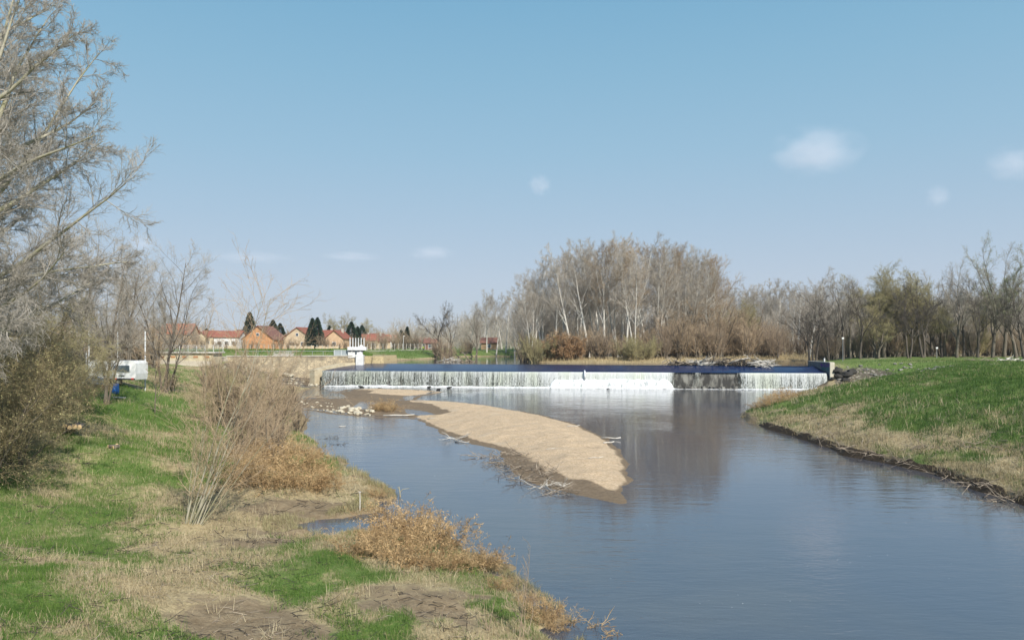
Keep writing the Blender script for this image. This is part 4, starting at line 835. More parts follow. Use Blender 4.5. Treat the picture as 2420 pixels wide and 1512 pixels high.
# ---------------------------------------------------------------- far woods that read as one mass
def wood_mass(name, spans, seed, mats, label):
    r = np.random.RandomState(seed); P = []; D = []; L = []; RR = []
    for (x0, x1, Y0, Y1, h0, h1, n) in spans:
        for k in range(n):
            Y = r.uniform(Y0, Y1); px = r.uniform(x0, x1); X = atY(px, Y); P.append((X, Y, 5.0)); D.append((r.normal() * .12, r.normal() * .1, 1)); L.append(r.uniform(h0, h1)); RR.append(.12)
    rng = np.random.RandomState(seed)
    lv = [dict(K=3, wob=.06, tip=.3, S=3), dict(n=14, t=(.05, 1), ang=40, angsd=12, len=.42, sh=.45, K=2, wob=.1, trop=.1, tip=.3, S=3, rr=.5, rmin=.04, rmax=.06), dict(n=6, t=(.1, 1), ang=40, angsd=14, len=.45, sh=.3, K=1, wob=.1, trop=.1, tip=.5, S=3, rr=.7, rmin=.03, rmax=.035)]
    sets = grow(seed, list(zip(P, D, L, RR)), lv); v, q = tubes(sets); return tag(npmesh(name, v, q, M[mats]), label, 'wood', kind='stuff')
wood_mass('distant_wood', [(930, 1120, 300, 420, 8, 13, 170), (880, 1000, 420, 600, 8, 12, 120), (1090, 1270, 280, 380, 10, 15, 150), (1230, 1900, 240, 330, 9, 14, 420), (1240, 1720, 212, 245, 12, 19, 330)], 3, 'twig_grey', 'hazy grey-brown wood on the far bank behind the island')
wood_mass('distant_wood', [(1880, 2520, 235, 330, 14, 20, 520), (1950, 2520, 182, 225, 9, 14, 260)], 4, 'twig_grey', 'grey-brown depth of the wood behind the trees on the right')
wood_mass('distant_wood', [(-60, 460, 210, 300, 6, 10, 260), (460, 900, 330, 520, 6, 10, 200), (370, 960, 272, 310, 5, 7.5, 170)], 5, 'twig_brown', 'brown hedgerows and orchard trees between the village houses')
wood_mass('distant_wood', [(-400, 3000, 900, 1500, 12, 20, 700)], 6, 'twig_grey', 'thin line of woods on the far horizon')
# ---------------------------------------------------------------- left bank trees and bushes (close to the camera)
def merge(*sets):
    return [(np.concatenate([s[i][0] for s in sets]), np.concatenate([s[i][1] for s in sets]), sets[0][i][2]) for i in range(len(sets[0]))]
def raw_tree(name, label, cat, root, parts_sets, split, mt, mc, names=('trunk', 'crown'), group=None, leaf=None, ml=None):
    """a single tree grown at its own place; parts in the root's coordinates"""
    r = thing(name, label, cat, root, group=group); off = np.array(root)
    sets = [(p - off, rd, S) for p, rd, S in parts_sets]
    v, q = tubes(sets[:split]); npmesh(names[0], v, q, M[mt], smooth=True, parent=r)
    v, q = tubes(sets[split:]); npmesh(names[1], v, q, M[mc], parent=r)
    if leaf: v, q = leaves(sets[-1][0], leaf[0], leaf[1], np.random.RandomState(3), *leaf[2:]); npmesh('leaves', v, q, M[ml], parent=r)
    return r
def fine(trop=.01, a=1.0, tip=.008):
    return [dict(n=int(11 * a), t=(.12, 1), ang=42, angsd=12, len=.40, sh=.45, K=6, wob=.13, trop=trop, bend=.05, tip=.25, S=4, rr=.45, rmin=.022),
            dict(n=int(9 * a), t=(.12, 1), ang=42, angsd=14, len=.45, sh=.35, K=4, wob=.15, trop=trop, bend=.08, tip=.3, S=3, rr=.5, rmin=.012, rmax=.03),
            dict(n=8, t=(.1, 1), ang=42, angsd=15, len=.5, sh=.3, K=3, wob=.17, trop=trop, bend=.1, tip=.4, S=3, rr=.6, rmin=tip, rmax=.014),
            dict(n=4, t=(.1, 1), ang=40, angsd=15, len=.5, sh=.3, K=2, wob=.17, trop=0, bend=.1, tip=.5, S=3, rr=.8, rmin=tip * .75, rmax=tip)]
def PW(x, y, Y): return (atY(x, Y), Y, zY(y, Y))
def limb(a, b, r, sag=0):
    a = Vector(a); b = Vector(b); d = b - a; return (tuple(a), tuple(d.normalized()), d.length, r)
Y0 = 35.0; base = (atY(-150, Y0), Y0, hz(atY(-150, Y0), Y0)); stem_top = (base[0] + .8, Y0 + .5, 27.5)
trunk = grow(701, [limb(base, stem_top, .42), limb((base[0], base[1], 9), PW(-60, -60, Y0), .25)], [dict(K=10, wob=.03, tip=.15, S=8)])
ls = []
for (x0, y0, x1, y1, dY0, dY1, r) in ((-120, 250, 40, 20, 4, 7, .12), (-100, 350, 20, 120, 5, 9, .12), (-120, 480, 60, 230, 5, 10, .12), (-130, 560, 160, 360, 5, 10, .12), (-140, 640, 90, 480, 6, 11, .12), (-150, 740, 230, 620, 5, 10, .13), (-40, 120, 120, -30, 3, 5, .1), (-150, 770, 342, 490, 0, -3, .17), (-150, 700, 320, 590, 0, 3, .15), (-120, 560, 300, 380, 1, 4, .15), (-140, 520, 240, 290, -1, -4, .16), (-100, 420, 250, 250, 0, 2, .14), (-60, 420, 90, 10, 0, 1, .16), (-20, 480, 255, 115, 2, 3, .12), (-80, 300, 165, 45, -1, -2, .13),
                          (-60, 300, 30, -60, 0, 0, .13), (-140, 640, 120, 420, 3, 8, .14), (-140, 820, 200, 690, -2, -6, .14), (-140, 780, 150, 560, -2, -7, .14), (-120, 380, 60, 150, 3, 6, .12), (-130, 600, 60, 300, -3, -7, .13), (-130, 860, 260, 640, 0, 5, .13), (-140, 720, 60, 800, -2, -7, .10), (-60, 200, 130, 130, 3, 5, .1), (-140, 690, 0, 520, 4, 9, .12)):
    ls.append(limb(PW(x0, y0, Y0 + dY0), PW(x1 - 22, y1, Y0 + dY1), r))
fl_lv = fine(.022, 1.0); fl_lv[0].update(n=18, len=.30, ang=38); fl_lv[1].update(n=9, len=.52, ang=36); fl_lv[2].update(n=8, len=.55, ang=34); fl_lv[3].update(n=4, len=.6, ang=32, rmin=.005, rmax=.007); lim = grow(702, ls, [dict(K=10, wob=.05, trop=.004, tip=.12, S=6)] + fl_lv)
sets = [trunk[0]] + lim
raw_tree('bare_tree', 'very tall bare grey tree filling the upper left edge of the view', 'tree', base, sets, 2, 'bark_moss', 'twig_slate')
# trees further along the left bank
def lone(label, px, py_base, px_top, py_top, r, seed, n1, a, mt, mc, lenr=.5, extra=(), grp=None, Yf=None, trop=.03, t0=.15, ang=38, name='bare_tree', cat='tree'):
    if Yf is None: X, Y, Z = ground_at(px, py_base)
    else: Y = Yf; X = atY(px, Y); Z = hz(X, Y)
    top = PW(px_top, py_top, Y + .3); st = [limb((X, Y, Z - .2), top, r)] + [limb((X + e[0], Y + e[1], Z - .2), PW(e[2], e[3], Y + e[4]), e[5]) for e in extra]
    lv = [dict(K=8, wob=.05, trop=.005, tip=.12, S=7), dict(n=n1, t=(t0, 1), ang=ang, angfall=.2, angsd=9, len=lenr, sh=.5, K=6, wob=.11, trop=trop, tip=.2, S=5, rr=.5, rmin=.025)] + [dict(fine(trop, a)[1], n=int(9 * a)), dict(fine(trop, a)[2]), dict(fine(trop, a)[3])]
    return raw_tree(name, label, cat, (X, Y, Z), grow(seed, st, lv), 2, mt, mc, group=grp)
lone('bare brown tree with a forked trunk standing on the green slope left of the caravan', 248, 957, 262, 600, .16, 711, 17, 1.2, 'bark_mid', 'twig_grey', .42, extra=((.15, .1, 210, 640, .8, .11), (.2, 0, 300, 660, -.8, .10)))
lone('thin sapling with a dark straight trunk on the slope in front of the caravan', 366, 978, 372, 800, .055, 712, 12, .9, 'bark_mid', 'twig_brown', .36, name='sapling')
lone('broad bare tree with a leaning dark trunk in front of the abutment', 388, 890, 440, 622, .20, 713, 15, 1.2, 'bark_dark', 'twig_grey', .5, extra=((-.3, 0, 370, 640, 1, .14), (.2, 0, 476, 690, -1, .13)), Yf=88)
lone('bare tree rising behind the caravan roof', 300, 890, 308, 640, .16, 714, 15, 1.1, 'bark_mid', 'twig_grey', .48, extra=((.3, 0, 345, 665, 1, .12),), Yf=104)
lone('tall bare tree left of the sports poles', 190, 900, 200, 560, .18, 715, 16, 1.1, 'bark_mid', 'twig_grey', .48, extra=((-.3, 0, 150, 600, 1, .12),), Yf=84)
lone('bare tree behind the bushes at the left edge', 90, 900, 110, 600, .18, 716, 16, 1.1, 'bark_mid', 'twig_grey', .5, extra=((-.3, 0, 40, 620, 1, .12),), Yf=70)
# big olive-brown thorn bushes at the left edge
for i, s in enumerate((721, 722)):
    r = np.random.RandomState(s); st = []
    for k in range(13):
        a = r.uniform(0, 6.28); l = r.uniform(.15, .8); st.append(((cos(a) * .5 * r.rand(), sin(a) * .5 * r.rand(), -.1), (cos(a) * l, sin(a) * l, 1), r.uniform(3.6, 6.0), .04))
    proto('thorn%d' % i, 'bush', s, st, [dict(K=7, wob=.11, trop=-.01, tip=.15, S=5), dict(n=13, t=(.1, 1), ang=48, angsd=14, len=.45, sh=.35, K=5, wob=.15, trop=-.02, bend=.08, tip=.25, S=3, rr=.5, rmin=.012),
          dict(n=8, t=(.08, 1), ang=46, angsd=16, len=.45, sh=.3, K=3, wob=.18, trop=-.02, bend=.1, tip=.4, S=3, rr=.6, rmin=.008, rmax=.014), dict(n=6, t=(.08, 1), ang=44, angsd=16, len=.5, sh=.3, K=2, wob=.18, tip=.5, S=3, rr=.8, rmin=.006, rmax=.008)], 'bark_mid', 'twig_olive' if i == 0 else 'twig_scrub', 1, (1, .03, .04), 'bud_olive')
for k, (x, y, s, v) in enumerate(((-60, 1160, 1.15, 1), (45, 1105, 1.0, 0), (-10, 1060, 1.25, 1), (110, 1010, 1.0, 0), (60, 985, 1.25, 0), (-60, 1000, 1.35, 1), (140, 965, 1.0, 1), (10, 950, 1.3, 0))):
    X, Y, Z = ground_at(x, y); plant('thorn%d' % v, X, Y, Z, s, k * 1.7, 'thorn', '{} from the left of the tangled olive-brown thorn bushes at the left edge', 'bush', 'thorn bushes at the left edge')
# brown scrub behind the caravan and poles
for k in range(26):
    px = 40 + k * 13 + R_.uniform(-8, 8); Y = R_.uniform(112, 138); X = atY(px, Y)
    plant('brush%d' % R_.choice((0, 0, 1)), X, Y, hz(X, Y), R_.uniform(.8, 1.25), R_.uniform(0, 6.28), 'lscrub', '{} from the left of the brown scrub bushes behind the caravan', 'bush', 'brown scrub behind the caravan')
for k in range(10):
    px = 20 + k * 42 + R_.uniform(-12, 12); Y = R_.uniform(140, 175); X = atY(px, Y)
    plant(R_.choice(('dark2', 'tall0', 'dark0')), X, Y, hz(X, Y), R_.uniform(.55, .8), R_.uniform(0, 6.28), 'ltree', '{} from the left of the small bare trees behind the scrub on the left', 'tree', 'small bare trees behind the left scrub')
# brown bushes along the left shore
for k, (x, y, s, v) in enumerate(((500, 1000, .85, 2), (545, 1010, .85, 0), (590, 1015, .9, 0), (625, 1030, .85, 0), (660, 1045, .7, 0), (600, 975, .95, 2), (650, 985, .8, 0), (560, 960, .9, 0), (530, 940, .9, 2), (490, 945, .8, 0), (690, 985, .6, 0), (640, 945, .7, 0), (610, 1070, .65, 0), (650, 1090, .55, 0), (575, 1085, .6, 0), (700, 1020, .5, 0), (405, 925, .5, 0), (500, 915, .8, 0), (510, 905, .6, 2), (560, 900, .7, 0), (600, 900, .6, 0), (640, 915, .6, 2), (760, 905, .35, 0), (725, 912, .35, 0), (690, 935, .4, 0))):
    X, Y, Z = ground_at(x, y); plant('brush%d' % v, X, Y, Z, s, k * 2.1, 'shoreb', '{} from the left of the twiggy brown bushes along the left shore', 'bush', 'twiggy bushes along the left shore')
# the slender multi-stemmed willow sapling in the foreground
X, Y, Z = ground_at(448, 1238); st = []
for (x0, x1, y1, dY, r) in ((455, 605, 880, .3, .07), (462, 640, 700, .8, .045), (440, 470, 1000, -.3, .05), (445, 588, 690, .4, .035), (438, 520, 780, .2, .022), (470, 700, 830, .8, .026), (450, 560, 800, -.8, .026), (468, 668, 740, 1.2, .024), (440, 450, 940, .6, .018), (475, 720, 930, .2, .02), (455, 640, 860, -1.0, .020)):
    a = (X + (x0 - 448) * Y / F, Y + dY * .15, Z - .1); st.append(limb(a, PW(x1, y1, Y + dY), r))
lv = [dict(K=9, wob=.045, trop=0, tip=.15, S=7), dict(n=15, t=(.15, 1), ang=34, angsd=10, len=.36, sh=.35, K=5, wob=.10, trop=.02, tip=.25, S=4, rr=.42, rmin=.009, rmax=.016),
      dict(n=8, t=(.15, 1), ang=36, angsd=12, len=.42, sh=.3, K=3, wob=.12, trop=.02, tip=.4, S=3, rr=.6, rmin=.006, rmax=.009), dict(n=3, t=(.2, 1), ang=36, angsd=12, len=.45, sh=.3, K=2, wob=.12, tip=.5, S=3, rr=.8, rmin=.0045, rmax=.006)]
raw_tree('willow_sapling', 'slender leaning many-stemmed bare willow rising from the left foreground bank', 'tree', (X, Y, Z), grow(731, st, lv), 1, 'bark_moss', 'twig_brown')
# a spray of bare twigs standing at the water's edge near the bottom of the view
def spray(label, x, y, tops, seed, mt='twig_red', r=.012, n=8):
    X, Y, Z = ground_at(x, y); st = [limb((X + .05 * i, Y, Z - .05), PW(tx, ty, Y + .1 * i), r) for i, (tx, ty) in enumerate(tops)]
    lv = [dict(K=6, wob=.05, tip=.25, S=5), dict(n=n, t=(.3, 1), ang=30, angsd=8, len=.22, sh=.3, K=3, wob=.1, tip=.4, S=3, rr=.6, rmin=.005), dict(n=3, t=(.3, 1), ang=30, angsd=8, len=.3, sh=.3, K=2, wob=.1, tip=.4, S=3, rr=.7, rmin=.004)]
    raw_tree('twig_shrub', label, 'shrub', (X, Y, Z), grow(seed, st, lv), 1, mt, mt, names=('stems', 'twigs'))
spray('thin reddish bare shoots rising beside the water in the bottom foreground', 1225, 1505, ((1258, 1290), (1245, 1320), (1262, 1350), (1225, 1335), (1280, 1400), (1208, 1400)), 741)
spray('three thin bare shoots left of the taller reddish shoots', 1150, 1490, ((1140, 1370), (1170, 1390), (1125, 1430)), 742, n=5)
spray('thin dark twigs sticking out of the dry bank brush', 1015, 1290, ((1075, 1215), (1040, 1205), (1090, 1230), (990, 1220)), 743, 'twig_dark')
# tangled dry brush in the foreground
for i, s in enumerate((751, 752)):
    r = np.random.RandomState(s); st = []
    for k in range(38):
        a = r.uniform(0, 6.28); l = r.uniform(.2, 1.6); q = r.rand(); st.append(((cos(a) * .7 * q, sin(a) * .7 * q, -.05), (cos(a) * l, sin(a) * l, 1), r.uniform(.7, 1.5), .012))
    proto('dry%d' % i, 'bush', s, st, [dict(K=5, wob=.16, trop=-.05, bend=.1, tip=.3, S=3), dict(n=6, t=(.1, 1), ang=50, angsd=18, len=.4, sh=.3, K=3, wob=.2, trop=-.04, tip=.4, S=3, rr=.6, rmin=.006), dict(n=4, t=(.1, 1), ang=50, angsd=18, len=.5, sh=.3, K=2, wob=.2, tip=.4, S=3, rr=.7, rmin=.005)],
          'dry_stem', 'dry_stem', 1, (2, .022, .03, 2.4), 'dry_leaf')
DRY = [(885, 1285, .9), (925, 1262, 1.1), (970, 1262, 1.15), (1000, 1280, 1.1), (1035, 1300, .95), (1075, 1318, .8), (1120, 1335, .7), (1155, 1338, .5), (1060, 1345, .7), (1000, 1340, .8), (940, 1325, .9), (890, 1310, .9), (850, 1310, .7), (1010, 1252, .9), (960, 1240, .8),
       (610, 1150, 1.1), (650, 1150, 1.2), (690, 1150, 1.2), (730, 1155, 1.0), (770, 1160, .9), (640, 1110, 1.2), (690, 1110, 1.2), (740, 1120, 1.0), (780, 1130, .8), (620, 1085, 1.3), (680, 1075, 1.2), (730, 1085, .9), (570, 1130, 1.2), (590, 1100, 1.2),
       (860, 1190, .7), (890, 1180, .6), (1190, 1390, .45), (1240, 1430, .45), (1280, 1460, .45), (1310, 1490, .4)]
for k, (x, y, s) in enumerate(DRY):
    s *= R_.uniform(.75, 1.3)
    if k % 6 == 5: continue
    X, Y, Z = ground_at(x + R_.uniform(-8, 8), y + R_.uniform(-6, 6)); plant('dry%d' % (k % 2), X, Y, Z, s, k * 1.3, 'dry', '{} from the left of the tangled golden-brown dry shrubs on the left bank', 'shrub', 'dry shrubs on the left bank', name='dry_shrub')
for k, (x, y, s) in enumerate(((905, 966, .9), (925, 968, .8), (890, 966, .7), (1795, 965, .8), (1830, 955, 1.0), (1850, 948, 1.1), (1870, 940, 1.0))):
    if x < 1000: X, Y, Z = bar_at(x, y)
    else: X, Y, Z = ground_at(x, y)
    plant('dry%d' % (k % 2), X, Y, max(Z, 0), s * 1.3, k * 1.3, 'dryf', '{} from the left of the small dry shrubs by the far water edges', 'shrub', 'dry shrubs by the far water edges', name='dry_shrub')
# ---------------------------------------------------------------- grass, straw and reeds
def blades(n, pts, h, w, lean, cols, rng, width_top=.25):
    """pts (n,3); cols (n,3): one tapered face per blade"""
    a = rng.uniform(0, 2 * pi, n); sd = np.stack([np.cos(a), np.sin(a), a * 0], 1) * (w * rng.uniform(.6, 1.3, n))[:, None] * .5
    b = rng.uniform(0, 2 * pi, n); ln = np.abs(rng.normal(size=n)) * lean; dr = np.stack([np.cos(b) * ln, np.sin(b) * ln, np.ones(n)], 1); dr = norm(dr) * (h * rng.uniform(.5, 1.25, n))[:, None]
    v = np.stack([pts - sd, pts + sd, pts + dr + sd * width_top, pts + dr - sd * width_top], 1).reshape(-1, 3)
    return v, np.arange(4 * n).reshape(-1, 4), np.repeat(cols, 4, axis=0)
def sample(n, Ya, Yb, xa, xb, rng, p=1.0):
    """points on the ground, denser towards the camera like the eye sees it"""
    u = rng.rand(n); Y = Ya * (Yb / Ya) ** (u ** p); px = rng.uniform(xa, xb, n); X = (px - CX) * Y / F; return X, Y
def lawn(name, label, n, Ya, Yb, xa, xb, test, hb, wb, lean, col0, col1, seed, kind='grass', wt=.25, mat_='blade', sink=.02, hf=height):
    rng = np.random.RandomState(seed); X, Y = sample(n, Ya, Yb, xa, xb, rng); k = test(X, Y, rng); X, Y = X[k], Y[k]; Z = hf(X, Y) - sink
    kk = Z > -.02; X, Y, Z = X[kk], Y[kk], Z[kk]; m_ = len(X); sc = np.clip(Y / 24, 1, 4.5) ** .75; cl = fbm(X, Y, .45, 2, seed + 40); t = rng.rand(m_, 1) * .55 + np.clip((fbm(X, Y, 1.4, 3, seed) - .3) * 1.3, 0, 1)[:, None] * .45
    cols = np.array(col0) * (1 - t) + np.array(col1) * t
    v, q, c = blades(m_, np.stack([X, Y, Z], 1), hb * np.clip(sc, 1, 1.8) * (.35 + 1.3 * cl), wb * sc, lean, cols, rng, wt)
    return tag(npmesh(name, v, q, M[mat_], cols=c), label, kind, kind='stuff')
def Tgreen(side, thr=.48):
    def f(X, Y, rng):
        d = sdist(X, Y, RIVER); g = greenmap(X, Y) + (fbm(X, Y, .8, 3, 201) - .5) * 1.1; m_ = mudmap(X, Y)
        return (g > thr + rng.normal(size=len(X)) * .24) & (d > .6) & (m_ < .5) & (sdist(X, Y, UPLAND) > .4 if side == 'L' else d > 0) & ((X < 12) if side == 'L' else (X > 12)) & (Y < 136)
    return f
def Tstraw(side):
    def f(X, Y, rng):
        d = sdist(X, Y, RIVER); g = greenmap(X, Y) + (fbm(X, Y, .8, 3, 201) - .5) * 1.1; m_ = mudmap(X, Y)
        n = fbm(X, Y, 2.2, 3, 205)
        return (g < .55 + rng.normal(size=len(X)) * .25) & (d > .25) & (m_ * (.6 + n) < .42 + (rng.rand(len(X)) < .05)) & (n + rng.normal(size=len(X)) * .1 > .36) & ((X < 12) if side == 'L' else (X > 12)) & (sdist(X, Y, UPLAND) > .4 if side == 'L' else d > 0) & (Y < 136)
    return f
GA, GB = (.055, .130, .022), (.225, .315, .075)
lawn('grass', 'young green grass in patches on the near left bank', 210000, 11.5, 38, -40, 1400, Tgreen('L'), .15, .013, .45, GA, GB, 1)
lawn('grass', 'green grass on the left slope below the caravan', 110000, 38, 125, -40, 800, Tgreen('L'), .15, .016, .45, GA, GB, 2)
lawn('grass', 'green grass covering the right bank', 230000, 28, 136, 1700, 2480, Tgreen('R'), .15, .016, .5, (.038, .100, .020), (.185, .270, .062), 3)
SA, SB = (.24, .18, .095), (.70, .59, .38)
lawn('grass', 'pale mown lawn on the flat top of the right levee', 90000, 50, 150, 1850, 2480, lambda X, Y, r: (sdist(X, Y, RIVER) > 23) & (X > 12) & (sdist(X, Y, PONDP) > 3), .10, .020, .8, (.13, .20, .05), (.36, .40, .16), 13)
lawn('dry_grass', 'flattened straw and dead grass on the near left bank', 170000, 11.5, 42, -40, 1400, Tstraw('L'), .20, .010, 1.6, SA, SB, 4, 'dry grass', .5, 'straw')
lawn('dry_grass', 'dry grass on the middle left bank', 80000, 42, 134, -40, 860, Tstraw('L'), .22, .012, 1.2, SA, SB, 5, 'dry grass', .5, 'straw')
lawn('dry_grass', 'dry grass on the lower right bank', 130000, 28, 134, 1700, 2480, Tstraw('R'), .20, .013, 1.4, SA, (.50, .43, .27), 6, 'dry grass', .5, 'straw')
def Tedge(X, Y, rng):
    d = sdist(X, Y, RIVER); n = fbm(X, Y, 1.3, 3, 301); return (d > -.35) & (d < 1.1) & (n > .52) & (Y < 60) & (X < 12)
lawn('reeds', 'cut reeds and marsh stubble along the left waterline', 260000, 18, 60, 500, 1480, Tedge, .17, .012, .8, (.20, .18, .07), (.52, .46, .28), 7, 'reeds', .3, 'straw', hf=lambda X, Y: np.maximum(height(X, Y), -.015) + .019)
def TedgeR(X, Y, rng):
    d = sdist(X, Y, RIVER); n = fbm(X, Y, 1.6, 3, 311); return (d > np.where(Y < 75, .8, 0)) & (d < 2.2) & (n > .42) & (Y < 126) & (X > 12)
lawn('reeds', 'dry reeds and roots along the right waterline', 120000, 30, 126, 1700, 2480, TedgeR, .20, .014, .9, (.16, .14, .07), (.46, .40, .24), 8, 'reeds', .3, 'straw', hf=lambda X, Y: np.maximum(height(X, Y), -.015) + .019)
def Tisl(X, Y, rng): d = sdist(X, Y, ISLE); return (d < .3) & (d > -9)
lawn('dry_grass', 'pale dry sedge fringing the island', 40000, 150, 236, 1200, 1960, Tisl, .35, .02, .7, (.36, .28, .15), (.62, .50, .30), 9, 'dry grass', .4, 'straw')
def Tup(X, Y, rng): d = sdist(X, Y, PONDP); return (d > 0) & (d < 14) & (X < 15) & (X > -34) & (fbm(X, Y, 4, 3, 95) > .42)
lawn('grass', 'green grass on the levee above the weir', 30000, 150, 245, 850, 1230, Tup, .22, .02, .5, GA, GB, 10)
def Tlv(X, Y, rng): return (sdist(X, Y, UPLAND) < -5) & (Y < 182)
lawn('grass', 'green levee behind the stone wall', 30000, 152, 182, 380, 880, Tlv, .22, .02, .5, GA, GB, 11)
def Tsed(X, Y, rng): return fbm(X, Y, 1.0, 2, 5) > .4
# twigs, clods and pale litter strewn over the near bank
def litter(name, label, n, seed, test, mk, L=.5, r0=.008, span=(12, 40, -40, 1400), hf=height):
    rng = np.random.RandomState(seed); X, Y = sample(n, *span, rng); k = test(X, Y, rng); X, Y = X[k], Y[k]; Z = hf(X, Y) + .015; n = len(X); a = rng.uniform(0, 6.28, n)
    P = np.stack([X, Y, Z], 1); D = np.stack([np.cos(a), np.sin(a), rng.normal(size=n) * .12], 1); sc = np.clip(Y / 20, 1, 3) ** .6
    pts, rad = integrate(P, D, L * rng.uniform(.3, 1.4, n) * sc, r0 * rng.uniform(.6, 1.6, n) * sc, dict(K=3, wob=.18, tip=.5), rng); v, q = tubes([(pts, rad, 3)])
    return tag(npmesh(name, v, q, M[mk]), label, 'litter', kind='stuff')
lawn('grass', 'darker tussocks of tall grass on the right bank', 60000, 28, 130, 1700, 2480, lambda X, Y, r: (fbm(X, Y, 1.0, 2, 501) > .60) & (sdist(X, Y, RIVER) > 3) & (X > 12) & (sdist(X, Y, RIVER) < 24), .30, .016, .7, (.030, .085, .016), (.12, .21, .045), 21)
lawn('grass', 'taller tussocks of grass on the near left bank', 40000, 11.5, 50, -40, 1300, lambda X, Y, r: (fbm(X, Y, .7, 2, 503) > .63) & (sdist(X, Y, RIVER) > 1.5) & (greenmap(X, Y) > .42) & (X < 12), .26, .012, .7, (.045, .12, .016), (.20, .32, .06), 22)
lawn('dry_grass', 'pale straw tussocks on the near left bank', 40000, 11.5, 60, -40, 1300, lambda X, Y, r: (fbm(X, Y, .8, 2, 505) > .62) & (sdist(X, Y, RIVER) > .8) & (greenmap(X, Y) < .5) & (X < 12), .32, .010, 1.0, (.34, .26, .14), (.80, .70, .48), 23, 'dry grass', .4, 'straw')
lawn('dry_grass', 'pale straw tussocks on the lower right bank', 50000, 28, 120, 1700, 2480, lambda X, Y, r: (fbm(X, Y, 1.1, 2, 507) > .58) & (sdist(X, Y, RIVER) > .5) & (sdist(X, Y, RIVER) < 13) & (X > 12), .30, .014, 1.0, (.28, .22, .12), (.70, .62, .42), 24, 'dry grass', .4, 'straw')
litter('twig_litter', 'pale dead sticks and stems lying over the near left bank', 3500, 61, lambda X, Y, r: (sdist(X, Y, RIVER) > .3) & (greenmap(X, Y) < .62) & (fbm(X, Y, 1.8, 2, 401) > .5), 'drift', .4, .007)
litter('twig_litter', 'dark rotten sticks lying over the near left bank', 5000, 62, lambda X, Y, r: (sdist(X, Y, RIVER) > .1) & (fbm(X, Y, 1.8, 2, 403) > .48), 'bark_dark', .4, .009)
litter('twig_litter', 'sticks and roots strewn along the lower right bank', 3000, 63, lambda X, Y, r: (sdist(X, Y, RIVER) > .1) & (sdist(X, Y, RIVER) < 9) & (fbm(X, Y, 2.5, 2, 405) > .5), 'drift', .5, .010, (30, 120, 1700, 2480))
# ---------------------------------------------------------------- village houses
def house(label, px, Y, w, dp, wh, rh, gable=True, rz=0.0, wall='cream', roof='tile_red', wins=2, door=False, chim=1, z=None, group=None, rowz=.52):
    """gable=True: the gable end faces the camera, else the eaves side does"""
    X = atY(px, Y); Z = hz(X, Y) - .1 if z is None else z
    h = thing('house', label, 'house', (X, Y, Z), rz, group)
    hw, hd = w / 2, dp / 2; pent = [(-hw, 0), (hw, 0), (hw, wh), (0, wh + rh), (-hw, wh)]; pd = [(-hd, 0), (hd, 0), (hd, wh), (0, wh + rh), (-hd, wh)]
    MB().prism(pent if gable else pd, 'y' if gable else 'x', -hd if gable else -hw, hd if gable else hw).build('wall', M[wall], h)
    a = hw if gable else hd; L = (hd if gable else hw) + .45; sl = rh / a; o = .5; t = .2; mb = MB()
    for s in (-1, 1):
        pl = [(s * (a + o), wh - sl * o + .06), (0, wh + rh + .06), (0, wh + rh + .06 + t), (s * (a + o), wh - sl * o + .06 + t)]
        mb.prism(pl, 'y' if gable else 'x', -L, L)
    rf = mb.build('roof', M[roof], h)
    for c in range(chim):
        q = (0.28 - .7 * c) * L; p_ = (a * .3, q, wh + rh * .75 + .6) if gable else (q, a * .3, wh + rh * .75 + .6)
        MB().box(p_, (.7, .7, 1.8), 0, .03).build('chimney', M['concrete'], rf)
    fd = -hd if gable else -hd
    for k in range(wins):
        x = (k - (wins - 1) / 2) * w / (wins + .6); wz = wh * rowz
        f = MB().box((x, fd - .04, wz), (1.35, .10, 1.25)).build('window', M['white'], h); MB().box((x, fd - .10, wz), (1.1, .04, 1.0)).build('pane', M['glass'], f)
    if gable and rh > 2.5:
        f = MB().box((0, fd - .04, wh + rh * .35), (1.0, .10, 1.1)).build('window', M['white'], h); MB().box((0, fd - .10, wh + rh * .35), (.8, .04, .85)).build('pane', M['glass'], f)
    if door: MB().box((w * .36, fd - .05, 1.05), (1.0, .1, 2.1)).build('door', M['wood'], h)
    return h
M['brick_orange'] = mat('orange brick', (.62, .33, .16), (.50, .25, .12), .9, bump=.1)
M['peach'] = mat('peach render', (.66, .47, .30), (.58, .40, .25), .8)
M['beige'] = mat('beige render', (.64, .52, .36), (.54, .43, .29), .8)
VG = None
house('big unrendered orange brick gable house with a brown roof running back to the right', 626, 256, 10.8, 10, 3.6, 4.2, True, radians(-9), 'brick_orange', 'tile_brown', 0, chim=0)
house('peach gable house with a red roof, right of the orange brick house', 722, 262, 10.5, 12, 3.7, 3.6, True, radians(-12), 'beige', 'tile_red', 2)
house('long low red-roofed wing joined behind the peach gable house', 772, 262, 9.0, 7, 4.0, 2.4, False, radians(-6), 'peach', 'tile_red', 3, rowz=.45)
house('small beige gable house at the right end of the red-roofed wing', 800, 256, 6.0, 8, 4.0, 2.4, True, radians(-8), 'peach', 'tile_red', 1)
house('white house with a red hipped-looking roof left of the orange brick house', 545, 262, 8.4, 8, 4.3, 1.9, False, 0, 'white', 'tile_red', 3)
house('white gable end squeezed between the white house and the orange brick house', 572, 272, 4.2, 8, 4.4, 2.3, True, 0, 'white', 'tile_brown', 1, chim=0)
house('large red-roofed house seen above the scrub behind the caravan', 424, 258, 10, 9, 5.4, 3.2, False, .1, 'peach', 'tile_orange', 3)
house('low red-roofed house at the left of the large red-roofed one', 378, 262, 7.5, 8, 4.6, 2.2, False, -.1, 'cream', 'tile_orange', 2)
house('small cream gable with an orange roof left of the white house', 468, 268, 6, 8, 4.3, 2.6, True, .3, 'cream', 'tile_red', 1)
